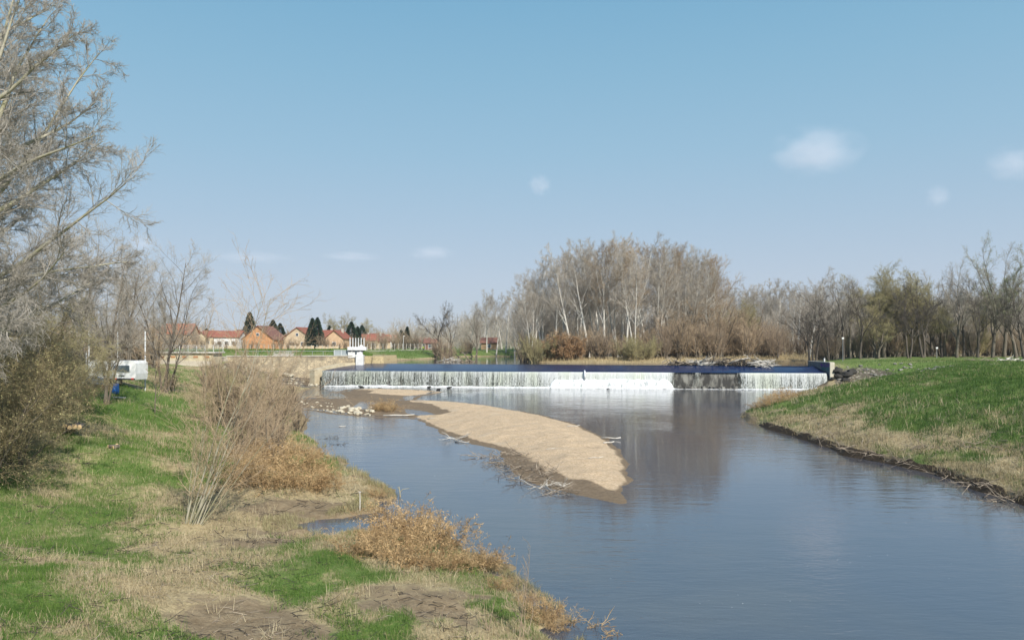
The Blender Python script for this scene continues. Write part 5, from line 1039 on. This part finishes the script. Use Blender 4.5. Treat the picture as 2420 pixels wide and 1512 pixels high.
house('red-roofed house half hidden by scrub between two gables', 494, 276, 6, 8, 4.6, 1.9, False, 0, 'cream', 'tile_red', 2)
house('far cream house with a steep brown roof right of the sluice gate', 888, 330, 8.0, 10, 3.2, 3.1, True, radians(-30), 'beige', 'tile_brown', 1)
house('red-roofed cream house with a small gable right of the sluice gate', 866, 322, 7.0, 9, 3.4, 2.4, False, radians(25), 'cream', 'tile_red', 2)
house('tiny bright orange-roofed house in the distance', 925, 430, 6.0, 7, 4.4, 2.6, False, 0, 'white', 'tile_orange', 2)
house('tiny red-roofed house behind the levee path', 1004, 330, 4.0, 5, 3.0, 1.6, False, 0, 'cream', 'tile_red', 1, chim=0)
house('low red-roofed garden pavilion across the upper channel', 1156, 262, 5.5, 5, 2.4, 1.5, False, 0, 'wood', 'tile_brown', 1, chim=0)
house('dark red timber hut beside the levee trees', 1018, 246, 3.6, 4, 2.3, 1.0, False, 0, 'tile_brown', 'tile_brown', 1, chim=0)
house('flat pale shed behind the sports poles on the left', 218, 150, 6.0, 5, 4.6, .5, False, 0, 'white', 'galv', 2, chim=0)
X = atY(174, 420); ct = thing('church_tower', 'white church tower with louvred belfry openings above the trees on the left', 'church tower', (X, 420, 6))
MB().box((0, 0, 10.6), (6.4, 6.4, 21.2), .25, .1).build('wall', M['white'], ct); MB().box((0, 0, 21.4), (7.2, 7.2, .5), .25, .1).build('cornice', M['white'], ct)
mb = MB(); c, s_ = cos(.25), sin(.25); q = [(3.3 * (c * a - s_ * b_), 3.3 * (s_ * a + c * b_), 21.7) for a, b_ in ((-1, -1), (1, -1), (1, 1), (-1, 1))]
mb.add(q + [(0, 0, 25.4)], [(0, 1, 4), (1, 2, 4), (2, 3, 4), (3, 0, 4), (3, 2, 1, 0)]); mb.build('roof', M['galv'], ct)
for k in (-1, 1): MB().box((k * 1.4 * c, -3.3 + k * 1.4 * s_ * 1.0, 18.3), (1.3, .5, 3.4), .25).build('louvre', M['glass'], ct)
# ---------------------------------------------------------------- conifers and round trees among the houses
def conifer(name, seed, h, w):
    r = np.random.RandomState(seed); V = []; n = 2600; t = r.rand(n) ** .8; z = h * (.08 + .92 * t); rad = w * (1 - t) ** .8 * (.35 + .65 * r.rand(n) ** .5) + .05; a = r.uniform(0, 6.28, n)
    p = np.stack([np.cos(a) * rad, np.sin(a) * rad, z - rad * .25], 1); d = norm(np.stack([np.cos(a), np.sin(a), -.35 + .3 * r.rand(n)], 1)); s, u = perp(d, r); L = (h * .035 * r.uniform(.7, 1.5, n))[:, None]
    v = np.stack([p - d * L, p + s * L * .45, p + d * L, p - s * L * .45], 1).reshape(-1, 3); q = np.arange(4 * n).reshape(-1, 4)
    tv, tq = tubes([(np.array([[[0, 0, -.2], [0, 0, h * .5], [0, 0, h * .97]]]), np.array([[h * .018, h * .01, .01]]), 6)])
    PROTO[name] = ('conifer', [('trunk', npmesh(name + '_trunk', tv, tq, M['bark_dark'], link=False)), ('crown', npmesh(name + '_crown', v, q, M['needle'], link=False))])
conifer('fir0', 81, 11, 3.3); conifer('fir1', 82, 9, 4.0)
for k, (px, Y, h, v) in enumerate(((590, 270, 13, 0), (645, 280, 10.5, 1), (662, 284, 9.5, 1), (738, 254, 10.5, 0), (750, 256, 10.8, 0), (830, 262, 9.5, 1), (845, 268, 8.0, 0), (778, 278, 8.5, 0), (962, 300, 8.6, 0), (948, 310, 7.6, 1), (172, 200, 14, 0), (198, 210, 14.5, 0), (855, 330, 10, 1), (488, 300, 8, 1))):
    X = atY(px, Y); plant('fir%d' % v, X, Y, hz(X, Y), h / (11.0 if v == 0 else 9.0), k, 'fir', '{} from the left of the dark conifers among the village houses', 'conifer', 'dark conifers among the village houses')
for k, (px, Y, h) in enumerate(((800, 330, 16.0), (868, 420, 16.5), (900, 430, 12), (795, 338, 14), (974, 330, 9.5), (985, 320, 10))):
    X = atY(px, Y); plant('willow0' if k in (0, 1, 3) else 'dark2', X, Y, 5.8, h / 15.5, k * 1.3, 'vtree', '{} from the left of the round bare trees beyond the village', 'tree', 'round bare trees beyond the village')
for k, (px, Y, h) in enumerate(((756, 246, 5.2), (770, 248, 4.6), (690, 246, 4.0), (836, 244, 4.6), (862, 250, 4.2), (905, 252, 4.2), (930, 254, 5), (955, 250, 5.5), (975, 248, 5.5), (990, 246, 5), (520, 240, 3.6), (575, 238, 3.4), (680, 238, 3.4), (880, 246, 3.6), (815, 240, 3.6), (508, 236, 3.4), (536, 236, 3.0), (556, 238, 3.6), (592, 236, 3.2), (606, 240, 3.0), (646, 240, 3.4), (664, 240, 4.2), (702, 240, 3.4), (718, 238, 2.8), (786, 240, 3.2), (800, 238, 2.8), (440, 236, 5), (462, 238, 4.4), (480, 240, 4.6), (400, 236, 5), (852, 300, 5), (906, 300, 5.4), (870, 300, 4.2))):
    X = atY(px, Y); plant('brush%d' % (k % 2), X, Y, hz(X, Y), h / 6.3, k, 'garden', '{} from the left of the bare garden trees along the village edge', 'bush', 'bare garden trees along the village edge')
# ---------------------------------------------------------------- fences along the village edge
def post_fence(label, pts, n, ph, mt, wire, name='fence'):
    X0 = atY(*pts[0]); fr = thing(name, label, 'fence', (X0, pts[0][1], hz(X0, pts[0][1])))
    P = []
    for k in range(n):
        t = k / (n - 1) * (len(pts) - 1); i = min(int(t), len(pts) - 2); f = t - i; px = pts[i][0] * (1 - f) + pts[i + 1][0] * f; Y = pts[i][1] * (1 - f) + pts[i + 1][1] * f; X = atY(px, Y); P.append((X - X0, Y - pts[0][1], hz(X, Y) - fr.location.z))
    for p in P: MB().box((p[0], p[1], p[2] + ph / 2), (.13, .13, ph)).build('post', M[mt], fr)
    for z in wire:
        mb = MB()
        for a, b_ in zip(P[:-1], P[1:]): mb.tube([(a[0], a[1], a[2] + z), (b_[0], b_[1], b_[2] + z)], .02, 3)
        mb.build('wire', M['galv'], fr)
post_fence('wire fence on pale concrete posts along the levee path right of the sluice gate', [(868, 228), (1000, 236), (1100, 262), (1250, 268)], 44, 1.9, 'concrete', (.5, 1.0, 1.5, 1.8))
post_fence('wire fence on concrete posts in front of the village houses', [(505, 222), (640, 224), (800, 226)], 26, 1.6, 'concrete', (.5, 1.0, 1.5))
for k, (x0, x1) in enumerate(((684, 742), (745, 800), (498, 560))):
    a, b_ = atY(x0, 234 + k), atY(x1, 234 + k); t = thing('garden_wall', ('broken pale garden wall below the peach gable house', 'low pale garden wall below the red-roofed wing', 'low cream garden wall below the white house')[k], 'garden wall', ((a + b_) / 2, 234 + k, hz((a + b_) / 2, 234 + k)))
    mb = MB(); r = random.Random(k); n = 7
    for i in range(n): mb.box(((i + .5 - n / 2) * (b_ - a) / n, 0, .5), ((b_ - a) / n * .97, .3, r.uniform(.8, 1.7)), 0, .03)
    mb.build('masonry', M['beige'] if k < 2 else M['cream'], t)
# ---------------------------------------------------------------- caravan, poles and bits on the left slope
Xc, Yc = atY(281, 80), 80.0; Zc = hz(Xc, Yc)
cv = thing('caravan', 'white touring caravan parked on the left slope with its window end towards the river', 'caravan', (Xc, Yc, Zc), radians(-4))
sec = [(-1.9, .55), (1.9, .55), (1.98, 1.2), (1.95, 2.25), (1.78, 2.52), (-1.78, 2.52), (-1.95, 2.25), (-1.98, 1.2)]
cab = MB(); cab.prism([(x * 1.28, z) for x, z in sec], 'y', -1.15, 1.15); body = cab.build('body', M['white'], cv)
w = MB().box((1.0, -1.18, 1.72), (1.9, .08, .74), 0, .03).build('window', M['white_metal'], cv); MB().box((1.0, -1.23, 1.72), (1.74, .05, .62)).build('pane', M['glass'], w)
w = MB().box((-1.2, -1.18, 1.72), (1.2, .08, .74), 0, .03).build('window', M['white_metal'], cv); MB().box((-1.2, -1.23, 1.72), (1.05, .05, .62)).build('pane', M['glass'], w)
MB().box((-.15, -1.18, 1.45), (.62, .07, 1.7), 0, .03).build('door', M['galv'], cv)
MB().box((0, -1.19, .62), (4.9, .06, .16)).build('skirt', M['dark'], cv)
for x in (2.2, .35): MB().box((x, -1.22, .66), (.26, .06, .14)).build('tail_light', M['red_plastic'], cv)
MB().box((1.0, -1.18, .98), (.6, .06, .08)).build('handle', M['dark'], cv)
for x in (-.6, .55):
    wh_ = MB().tube([(x, -1.02, .33), (x, -.82, .33)], .33, 16).build('wheel', M['dark'], cv); MB().tube([(x, -1.05, .33), (x, -1.0, .33)], .17, 12).build('rim', M['galv'], wh_)
MB().tube([(-2.5, 0, .5), (-3.6, 0, .5)], .06, 6).build('drawbar', M['galv'], cv)
for k, (px, y0, y1, Y) in enumerate(((210, 781, 893, 84), (278, 784, 872, 92), (343, 783, 896, 82), (204, 832, 888, 86), (228, 842, 884, 88))):
    X = atY(px, Y); Z = hz(X, Y); t = thing('pole', '', 'pole', (X, Y, Z)); top = zY(y0, Y) - Z; MB().tube([(0, 0, -.2), (0, 0, top)], .07, 8).build('shaft', M['white_metal'], t); mb = MB()
    for z in np.arange(.5, top - .4, .62): mb.tube([(0, 0, z), (0, 0, z + .07)], .078, 8)
    mb.build('band', M['galv'], t)
    ranked('pole', t, '{} from the left of the thin white sports net poles by the caravan', 'white sports net poles')
X, Y, Z = ground_at(213, 918); t = thing('trailer', 'small grey-blue covered trailer left of the forked tree', 'trailer', (X, Y, Z), .2)
mb = MB(); mb.prism([(-1.1, .45), (1.1, .45), (1.1, .95), (.5, 1.15), (-.9, 1.1), (-1.1, .9)], 'y', -.6, .6); mb.build('cover', mat('grey blue canvas', (.22, .26, .32), (.15, .18, .23), 3), t)
MB().box((0, 0, .38), (2.2, 1.1, .14)).build('bed', M['dark'], t)
for x in (-.4, .5): MB().tube([(x, -.72, .28), (x, -.58, .28)], .28, 14).build('wheel', M['dark'], t)
MB().tube([(1.1, 0, .4), (2.0, 0, .35)], .04, 6).build('drawbar', M['galv'], t)
X, Y, Z = ground_at(272, 932); t = thing('barrel', 'blue plastic barrel behind the forked tree', 'barrel', (X, Y, Z)); MB().tube([(0, 0, 0), (0, 0, .1), (0, 0, .5), (0, 0, .9), (0, 0, 1.0)], [.28, .33, .35, .33, .28], 16).build('drum', M['tarp'], t, True); MB().tube([(0, 0, .3), (0, 0, .34)], .36, 16).build('hoop', M['tarp'], t)
X, Y, Z = ground_at(258, 926); t = thing('pallet_stack', 'stack of brown wooden pallets left of the blue barrel', 'pallets', (X, Y, Z), .3)
for k in range(4):
    mb = MB()
    for i in range(5): mb.box((0, (i - 2) * .22, k * .17 + .15), (1.2, .12, .03))
    for i in range(3): mb.box(((i - 1) * .5, 0, k * .17 + .07), (.1, 1.0, .1))
    mb.build('pallet', M['wood'], t)
X, Y, Z = ground_at(272, 942); t = thing('plank', 'long pale plank lying below the blue barrel', 'plank', (X, Y, Z + .06), -.5); MB().box((0, 0, 0), (2.8, .24, .06), 0, .01).build('board', M['drift_pale'], t)
def log(mb_pts, r, mk, label, cat='log', name='log', ends=None, group=None, key=None):
    p0 = Vector(mb_pts[0]); t = thing(name, label, cat, tuple(p0)); n = len(mb_pts); mb = MB()
    rr = r if hasattr(r, '__len__') else [r * (1 - .35 * i / (n - 1)) for i in range(n)]
    mb.tube([Vector(p) - p0 for p in mb_pts], rr, 8, True); mb.build('stem', M[mk], t, True)
    if ends:
        d = (Vector(mb_pts[0]) - Vector(mb_pts[1])).normalized(); MB().tube([d * .005, d * .03], rr[0] * .93, 10).build('cut_end', M[ends], t)
    if key: ranked(key, t, label, group)
    return t
r = random.Random(12)
for k in range(9):
    X, Y, Z = ground_at(128 + (k % 5) * 6.5, 1022 + (k // 5) * 4); z = Z + .13 + .24 * (k // 5) + .05 * (k % 2)
    log([(X + .12 * k, Y, z), (X + .12 * k - .5, Y + 1.3, z + .02)], r.uniform(.11, .16), 'bark_mid', '{} from the left of the cut logs stacked by the thorn bushes', ends='logend', group='cut logs stacked by the thorn bushes', key='logs')
for k, (x, y) in enumerate(((256, 1060), (268, 1062), (276, 1056))):
    X, Y, Z = ground_at(x, y); log([(X, Y, Z + .10), (X + .5 - .3 * k, Y + .25, Z + .11)], .10, 'bark_mid', '{} from the left of the short cut logs on the dry grass', ends='logend', group='short cut logs on the dry grass', key='logs2')
X, Y, Z = ground_at(121, 985); t = thing('post', 'dark post with a small orange top beside the thorn bushes', 'post', (X, Y, Z)); MB().tube([(0, 0, 0), (0, 0, 1.0)], .05, 8).build('shaft', M['bark_dark'], t); MB().tube([(0, 0, 1.0), (0, 0, 1.22)], .07, 8).build('cap', M['tile_orange'], t)
X, Y, Z = ground_at(525, 975); mb = MB(); rr_ = np.random.RandomState(5)
n = 26; m_ = 10; vs = []
for j in range(m_ + 1):
    for i in range(n):
        a = 2 * pi * i / n; t_ = j / m_; ra = 1.9 * (1 - t_) ** .7 * (1 + .15 * rr_.randn() * (j < m_)); vs.append((cos(a) * ra, sin(a) * ra * .8, -.1 + 1.15 * t_ ** .9))
fs = [(j * n + i, j * n + (i + 1) % n, (j + 1) * n + (i + 1) % n, (j + 1) * n + i) for j in range(m_) for i in range(n)]; mb.add(vs, fs)
o = mb.build('leaf_heap', M['leaf_brown'], None, False, (X, Y, Z)); tag(o, 'rusty heap of leaves and cuttings under the shore bushes', 'heap')
# ---------------------------------------------------------------- stakes, bottle-green reed stub, driftwood
X, Y, Z = ground_at(850, 1214); t = thing('stake', 'thin pale stake standing in the mud beside the small inlet', 'stake', (X, Y, Z - .1)); MB().tube([(0, 0, 0), (.01, 0, .5), (0, 0, .95)], [.028, .025, .025], 7).build('shaft', M['drift_pale'], t); MB().box((0, 0, .96), (.12, .05, .05)).build('top', M['drift_pale'], t)
X, Y = at(946, 1172); t = thing('branch', 'pale mossy broken branch sticking up out of the river', 'branch', (X, Y, -.1)); mb = MB(); mb.tube([(0, 0, -.3), (-.03, 0, .3), (-.08, 0, .62)], [.05, .04, .02], 6); mb.tube([(-.03, 0, .3), (.1, .1, .45), (.45, .1, .5)], [.03, .02, .012], 5); mb.tube([(-.05, 0, .45), (-.16, 0, .6)], [.02, .01], 5); mb.build('wood', M['bark_moss'], t, True)
def tangle(label, X, Y, Z, sx, sy, h, n, mk, seed, L=1.2, r0=.03, name='driftwood', cat='driftwood', grp=None, key=None, up_=.25):
    n = max(n, 20)
    r = np.random.RandomState(seed); t = thing(name, label, cat, (X, Y, Z)); P = np.stack([r.uniform(-sx, sx, n), r.uniform(-sy, sy, n), r.rand(n) * h], 1); a = r.uniform(0, 6.28, n)
    D = np.stack([np.cos(a), np.sin(a) * .6, r.normal(size=n) * up_], 1); st = list(zip(P, D, L * r.uniform(.4, 1.3, n), r0 * r.uniform(.5, 1.4, n)))
    sets = grow(seed, st, [dict(K=5, wob=.16, tip=.3, S=5), dict(n=3, t=(.2, 1), ang=40, angsd=15, len=.45, sh=.3, K=3, wob=.2, tip=.3, S=4, rr=.6, rmin=.008)])
    v, q = tubes(sets); npmesh('branches', v, q, M[mk], smooth=True, parent=t)
    if key: ranked(key, t, label, grp)
    return t
for k, (x, y, sx, sy, n) in enumerate(((1200, 1082, 1.3, 1.2, 60), (1235, 1098, 1.5, 1.2, 70), (1265, 1118, 1.3, 1.0, 50), (1300, 1138, .9, .6, 26), (1322, 1147, .7, .4, 20), (1150, 1068, .8, .6, 22), (1215, 1066, 1.0, .8, 30), (1078, 1028, .5, .4, 18), (1300, 1108, .8, .7, 16))):
    X, Y, Z = bar_at(x, y); tangle('{} from the left of the tangles of washed-up branches on the gravel bar edge', X, Y, max(Z, 0) + .02, sx, sy, .22, int(n * .7), 'drift_pale' if k in (3, 7) else 'drift', 900 + k, 1.0, .022, grp='washed-up branches on the gravel bar', key='bart')
for k, (x, y, dx, dy, r0) in enumerate(((905, 976, 3.4, .2, .09), (1010, 968 + 14, 1.6, -.2, .06), (1480 - 60, 1026, 1.6, -.4, .07), (1425, 1040, .9, .2, .06), (1340, 1000, 1.2, .1, .04), (1075, 1033, 1.2, -.5, .05), (1290, 1060, 1.5, .2, .03), (1390, 1080, 1.0, .1, .03), (800, 999, .7, .1, .05))):
    X, Y, Z = bar_at(x, y); Z = max(Z, 0) + r0 * .7; log([(X, Y, Z), (X + dx * .35, Y + dy * .5, Z + .05), (X + dx * .7, Y + dy, Z + .02), (X + dx, Y + dy * 1.2, Z + .10)], r0, 'drift_pale', '{} from the left of the stray pale sticks lying on the gravel bar', 'branch', 'branch', group='stray sticks on the gravel bar', key='barl')
for k, (x, y, n, s) in enumerate(((1170, 1330, 30, 1.0), (1290, 1440, 30, .9), (780, 1036, 24, 1.1), (800, 1050, 16, .8), (1330, 1470, 14, .6), (1400, 1480, 12, .5), (1440, 1500, 14, .6), (905, 1163, 20, .7))):
    X, Y = at(x, y); tangle('{} from the left of the drowned stalk clumps by the left bank', X, Y, -.05, .6 * s, .4 * s, .12, n, 'dry_stem' if k not in (2, 3) else 'twig_dark', 950 + k, .45, .010, grp='drowned stalks in the shallows', key='shal', up_=.5)
for k, (x, y) in enumerate(((2010, 1060), (2080, 1075), (2150, 1100), (2240, 1125), (2330, 1155), (2390, 1190), (1960, 1035), (2200, 1060), (2330, 1060))):
    X, Y, Z = ground_at(x, y); tangle('{} from the left of the washed-up branches strewn along the right bank', X, Y, Z + .03, 1.3, .7, .15, 20, 'drift', 970 + k, 1.1, .025, grp='washed-up branches along the right bank', key='rbk')
# jam of logs on the weir crest
wy = lambda px: np.interp(px, [1575, 1820], [149, 141])
for k, (px, n, sx, h, dz, dy) in enumerate(((1592, 36, 2.2, .9, -.3, -2.2), (1625, 26, 2.4, .6, -.1, -1.2), (1668, 30, 2.4, .8, 0, 0), (1700, 34, 2.2, 1.0, 0, 0), (1735, 34, 2.2, 1.0, 0, 0), (1770, 34, 2.0, 1.0, 0, 0), (1800, 26, 1.5, .9, 0, 0))):
    Y = wy(px) + dy - 3; tangle('{} from the left of the heaps of driftwood jammed on the weir crest', atY(px, Y), Y, POND - .1 + dz, sx, 1.0, h * 1.15, n + 20, ('drift', 'bark_dark', 'drift_pale', 'bark_mid')[k % 4], 1000 + k, 2.2, .11, grp='driftwood jammed on the weir', key='jam')
for k, (x0, y0, x1, y1, r0, mk, lb) in enumerate(((1648, 862, 1702, 858, .38, 'drift_pale', 'thick bleached trunk lying on the driftwood jam of the weir'), (1722, 858, 1768, 846, .16, 'drift_pale', 'white trunk slanting up out of the weir driftwood'), (1620, 868, 1678, 872, .14, 'drift_pale', 'pale log lying across the left part of the weir slope'), (1660, 866, 1712, 864, .2, 'drift_pale', 'pale grey log under the thick bleached trunk'), (1608, 857, 1632, 862, .15, 'drift', 'curved brown branch behind the driftwood jam'), (1730, 868, 1752, 866, .18, 'drift_pale', 'short white broken log in the middle of the jam'), (1724, 879, 1738, 870, .10, 'drift_pale', 'white forked stick hanging on the weir slope'), (1560, 866, 1600, 868, .12, 'drift', 'thin brown branch at the left end of the driftwood jam'))):
    Y = wy((x0 + x1) / 2) - (5.5 if k in (6,) else 3.4); a, b_ = PW(x0, y0, Y), PW(x1, y1, Y - .8); mid = tuple((a[i] + b_[i]) / 2 + (.12 if i == 2 else 0) for i in range(3)); log([a, mid, b_], r0, mk, lb, 'log')
mb = MB(); Y = 141.0; rt = thing('root_stump', 'dark root stump standing at the right end of the driftwood jam', 'stump', PW(1786, 866, Y))
for k in range(11): a = k * .57; mb.tube([(0, 0, .5), (cos(a) * .5, sin(a) * .4, .75 + .15 * sin(3 * a)), (cos(a) * 1.1, sin(a) * .8, .5 + .7 * sin(a * 1.7))], [.16, .10, .03], 5)
mb.tube([(0, 0, -.2), (0, 0, .6), (-.1, 0, 1.3)], [.35, .3, .15], 8); mb.build('roots', M['bark_mid'], rt, True)
# driftwood floating further up: left of the crest, and by the sluice
for k, (px, Y, sx, n, mk, lb) in enumerate(((1085, 168, 2.2, 30, 'drift', 'heap of brown branches stranded in the upper river left of the island'), (1062, 167, 1.6, 12, 'drift_pale', 'bleached curved branches at the left of the stranded heap'), (880, 160, 1.6, 34, 'wood', 'reddish uprooted stump and planks at the upper bank beside the sluice gate'), (898, 161, 1.3, 30, 'wood', 'second pile of brown roots on the upper bank right of the sluice gate'))):
    tangle(lb, atY(px, Y), Y, POND - .05, sx, .5, .7, n, mk, 1100 + k, 1.8, .08)
Y = 168; log([PW(1122, 858, Y), PW(1108, 850, Y), PW(1098, 838, Y), PW(1090, 831, Y)], .16, 'drift', 'bare branch arching up out of the stranded heap', 'branch', 'branch')
log([PW(1124, 857, Y), PW(1121, 846, Y), PW(1126, 835, Y)], .10, 'drift', 'thin upright branch at the right of the stranded heap', 'branch', 'branch')
X = atY(2385, 138); tangle('heap of black and white driftwood at the backwater on the far right', X, 138, hz(X, 138), 2.4, .8, .9, 30, 'drift_pale', 1200, 1.6, .12); tangle('low brown brushwood left of the black and white driftwood heap', X - 5, 138, hz(X - 5, 138), 2.4, .8, .5, 40, 'drift', 1201, 1.2, .05)
X = atY(2330, 163)
# ---------------------------------------------------------------- signs and a walker
for k, (px, y0, lb) in enumerate(((1991, 799, 'small white square sign on a thin post among the trees left of the willows'), (2213, 822, 'small white sign on a post in front of the leaning willow'))):
    Y = 147.0; X = atY(px, Y); Z = hz(X, Y); t = thing('sign', lb, 'sign', (X, Y, Z)); h = zY(y0, Y) - Z; MB().tube([(0, 0, 0), (0, 0, h)], .04, 6).build('post', M['galv'], t); MB().box((0, -.05, h), (.4, .04, .34)).build('panel', M['white'], t)
X = atY(953, 232); t = thing('street_lamp', 'slender white lamp post on the levee path', 'street lamp', (X, 232, hz(X, 232))); MB().tube([(0, 0, 0), (0, 0, 4.2)], .06, 6).build('post', M['white_metal'], t); MB().box((.2, 0, 4.2), (.6, .2, .12)).build('lamp_head', M['white'], t)
Y = 221.0; X = atY(1000, Y); Z = hz(X, Y)
pe = thing('person', 'walker in a bright yellow jacket on the levee path', 'person', (X, Y, Z), .4)
def skin(name, verts, edges, rads, mt, parent, root=0):
    me = bpy.data.meshes.new(name); me.from_pydata(verts, edges, []); o = bpy.data.objects.new(name, me); COL.objects.link(o); o.parent = parent
    sk = o.modifiers.new('skin', 'SKIN')
    for i, rr in enumerate(rads): me.skin_vertices[0].data[i].radius = (rr, rr)
    me.skin_vertices[0].data[root].use_root = True
    o.modifiers.new('sub', 'SUBSURF').levels = 2; o.modifiers['sub'].render_levels = 2; me.materials.append(mt); return o
V = [(0, 0, .95), (0, 0, 1.2), (0, 0, 1.42), (0, -.01, 1.52), (0, -.02, 1.66), (.1, 0, .9), (.11, -.08, .5), (.11, .02, .06), (.11, -.12, .03), (-.1, 0, .9), (-.11, .1, .5), (-.11, .2, .08), (-.11, .08, .03), (.2, 0, 1.4), (.25, .05, 1.12), (.23, -.08, .88), (-.2, 0, 1.4), (-.25, -.03, 1.12), (-.23, -.12, .9)]
E = [(0, 1), (1, 2), (2, 3), (3, 4), (0, 5), (5, 6), (6, 7), (7, 8), (0, 9), (9, 10), (10, 11), (11, 12), (2, 13), (13, 14), (14, 15), (2, 16), (16, 17), (17, 18)]
Rr = [.14, .13, .12, .05, .10, .09, .065, .045, .035, .09, .065, .045, .035, .06, .045, .03, .06, .045, .03]
skin('body', V, E, Rr, mat('dark trousers and skin', (.05, .055, .07), (.04, .04, .05), 2), pe)
JV = [V[0], V[1], V[2], V[13], V[14], V[16], V[17]]; skin('jacket', JV, [(0, 1), (1, 2), (2, 3), (3, 4), (2, 5), (5, 6)], [.175, .165, .15, .085, .065, .085, .065], mat('yellow jacket', (.60, .75, .04), (.5, .65, .03), 2, rough=.6), pe)
# ---------------------------------------------------------------- clouds: small soft volumes far beyond the land
def cloud(label, px, py, w, h, dist, dens, seed):
    X = atY(px, dist); Z = zY(py, dist); k = dist / F; import bmesh
    bm = bmesh.new(); bmesh.ops.create_icosphere(bm, subdivisions=3, radius=1.0); me = bpy.data.meshes.new('cloud')
    for v in bm.verts: v.co.x *= w * k * .5; v.co.y *= w * k * .4; v.co.z *= h * k * .5
    bm.to_mesh(me); bm.free(); m = bpy.data.materials.new('cloud vapour'); m.use_nodes = True; nt = m.node_tree; nt.nodes.clear(); out = nt.nodes.new('ShaderNodeOutputMaterial')
    pv = nt.nodes.new('ShaderNodeVolumePrincipled'); pv.inputs['Color'].default_value = (.98, .98, 1, 1); pv.inputs['Anisotropy'].default_value = .0
    tc = nt.nodes.new('ShaderNodeTexCoord'); mp = nt.nodes.new('ShaderNodeMapping'); mp.inputs['Scale'].default_value = (2 / (w * k), 2 / (w * k * .8), 2 / (h * k)); nt.links.new(tc.outputs['Object'], mp.inputs[0])
    ln = nt.nodes.new('ShaderNodeVectorMath'); ln.operation = 'LENGTH'; nt.links.new(mp.outputs[0], ln.inputs[0])
    ns = N(nt, 'ShaderNodeTexNoise', Scale=2.1, Detail=5, Roughness=.55); mp2 = nt.nodes.new('ShaderNodeMapping'); mp2.inputs['Location'].default_value = (seed * 3.1, 0, 0); nt.links.new(mp.outputs[0], mp2.inputs[0]); nt.links.new(mp2.outputs[0], ns.inputs['Vector'])
    d = mth(nt, 'ADD', mth(nt, 'SUBTRACT', 1.0, ln.outputs['Value']), mth(nt, 'MULTIPLY_ADD', ns.outputs[0], 1.3, -.72)); d = ramp(nt, d, -.05, 1.0)
    nt.links.new(mth(nt, 'MULTIPLY', d, dens / (w * k * .4)), pv.inputs['Density']); nt.links.new(pv.outputs[0], out.inputs['Volume'])
    me.materials.append(m); o = bpy.data.objects.new('cloud', me); COL.objects.link(o); o.location = (X, dist, Z)
    return tag(o, label, 'cloud')
DC = 9000
cloud('largest pale cloud, high on the right above the wood', 1930, 358, 250, 140, DC, .8, 1)
cloud('pale cloud cut by the right edge of the view', 2395, 388, 150, 100, DC, .5, 2)
cloud('tiny faint round cloud high above the island', 1275, 438, 66, 62, DC, .45, 3)
cloud('small flat cloud low above the left end of the island', 1020, 598, 130, 44, DC, .45, 4)
cloud('faint flat cloud streak low above the sluice gate', 830, 606, 170, 30, DC, .4, 5)
cloud('faint long cloud streak low above the village', 590, 608, 260, 34, DC, .35, 6)
cloud('faint cloud beside the tall bare tree on the left', 335, 575, 100, 60, DC, .45, 7)
cloud('very faint small cloud right of the largest cloud', 2215, 465, 70, 70, DC, .35, 8)
SC.cycles.volume_step_rate = 2.0; SC.cycles.volume_max_steps = 64
# ---------------------------------------------------------------- haze: one closed box of thin even air round the camera and the land
def haze(dens):
    mb = MB(); mb.box((0, 3900, 30), (8200, 8400, 66)); m = bpy.data.materials.new('thin spring haze'); m.use_nodes = True; nt = m.node_tree; nt.nodes.clear(); out = nt.nodes.new('ShaderNodeOutputMaterial')
    pv = nt.nodes.new('ShaderNodeVolumePrincipled'); pv.inputs['Color'].default_value = (.86, .92, 1, 1); pv.inputs['Density'].default_value = dens; pv.inputs['Anisotropy'].default_value = .2; nt.links.new(pv.outputs[0], out.inputs['Volume'])
    return tag(mb.build('haze', m), 'thin pale haze over the river plain', 'haze', kind='stuff')
haze(.00013)
# ---------------------------------------------------------------- labels by rank from the left
def scrx(o): return o.location.x / max(o.location.y, 1)
for key, lst in RANKED.items():
    lst.sort(key=scrx)
    for i, o in enumerate(lst):
        o['label'] = o['tmp'].format(ordw(i)); del o['tmp']
        if len(lst) == 1: o['label'] = o['label'].replace('first ', '')
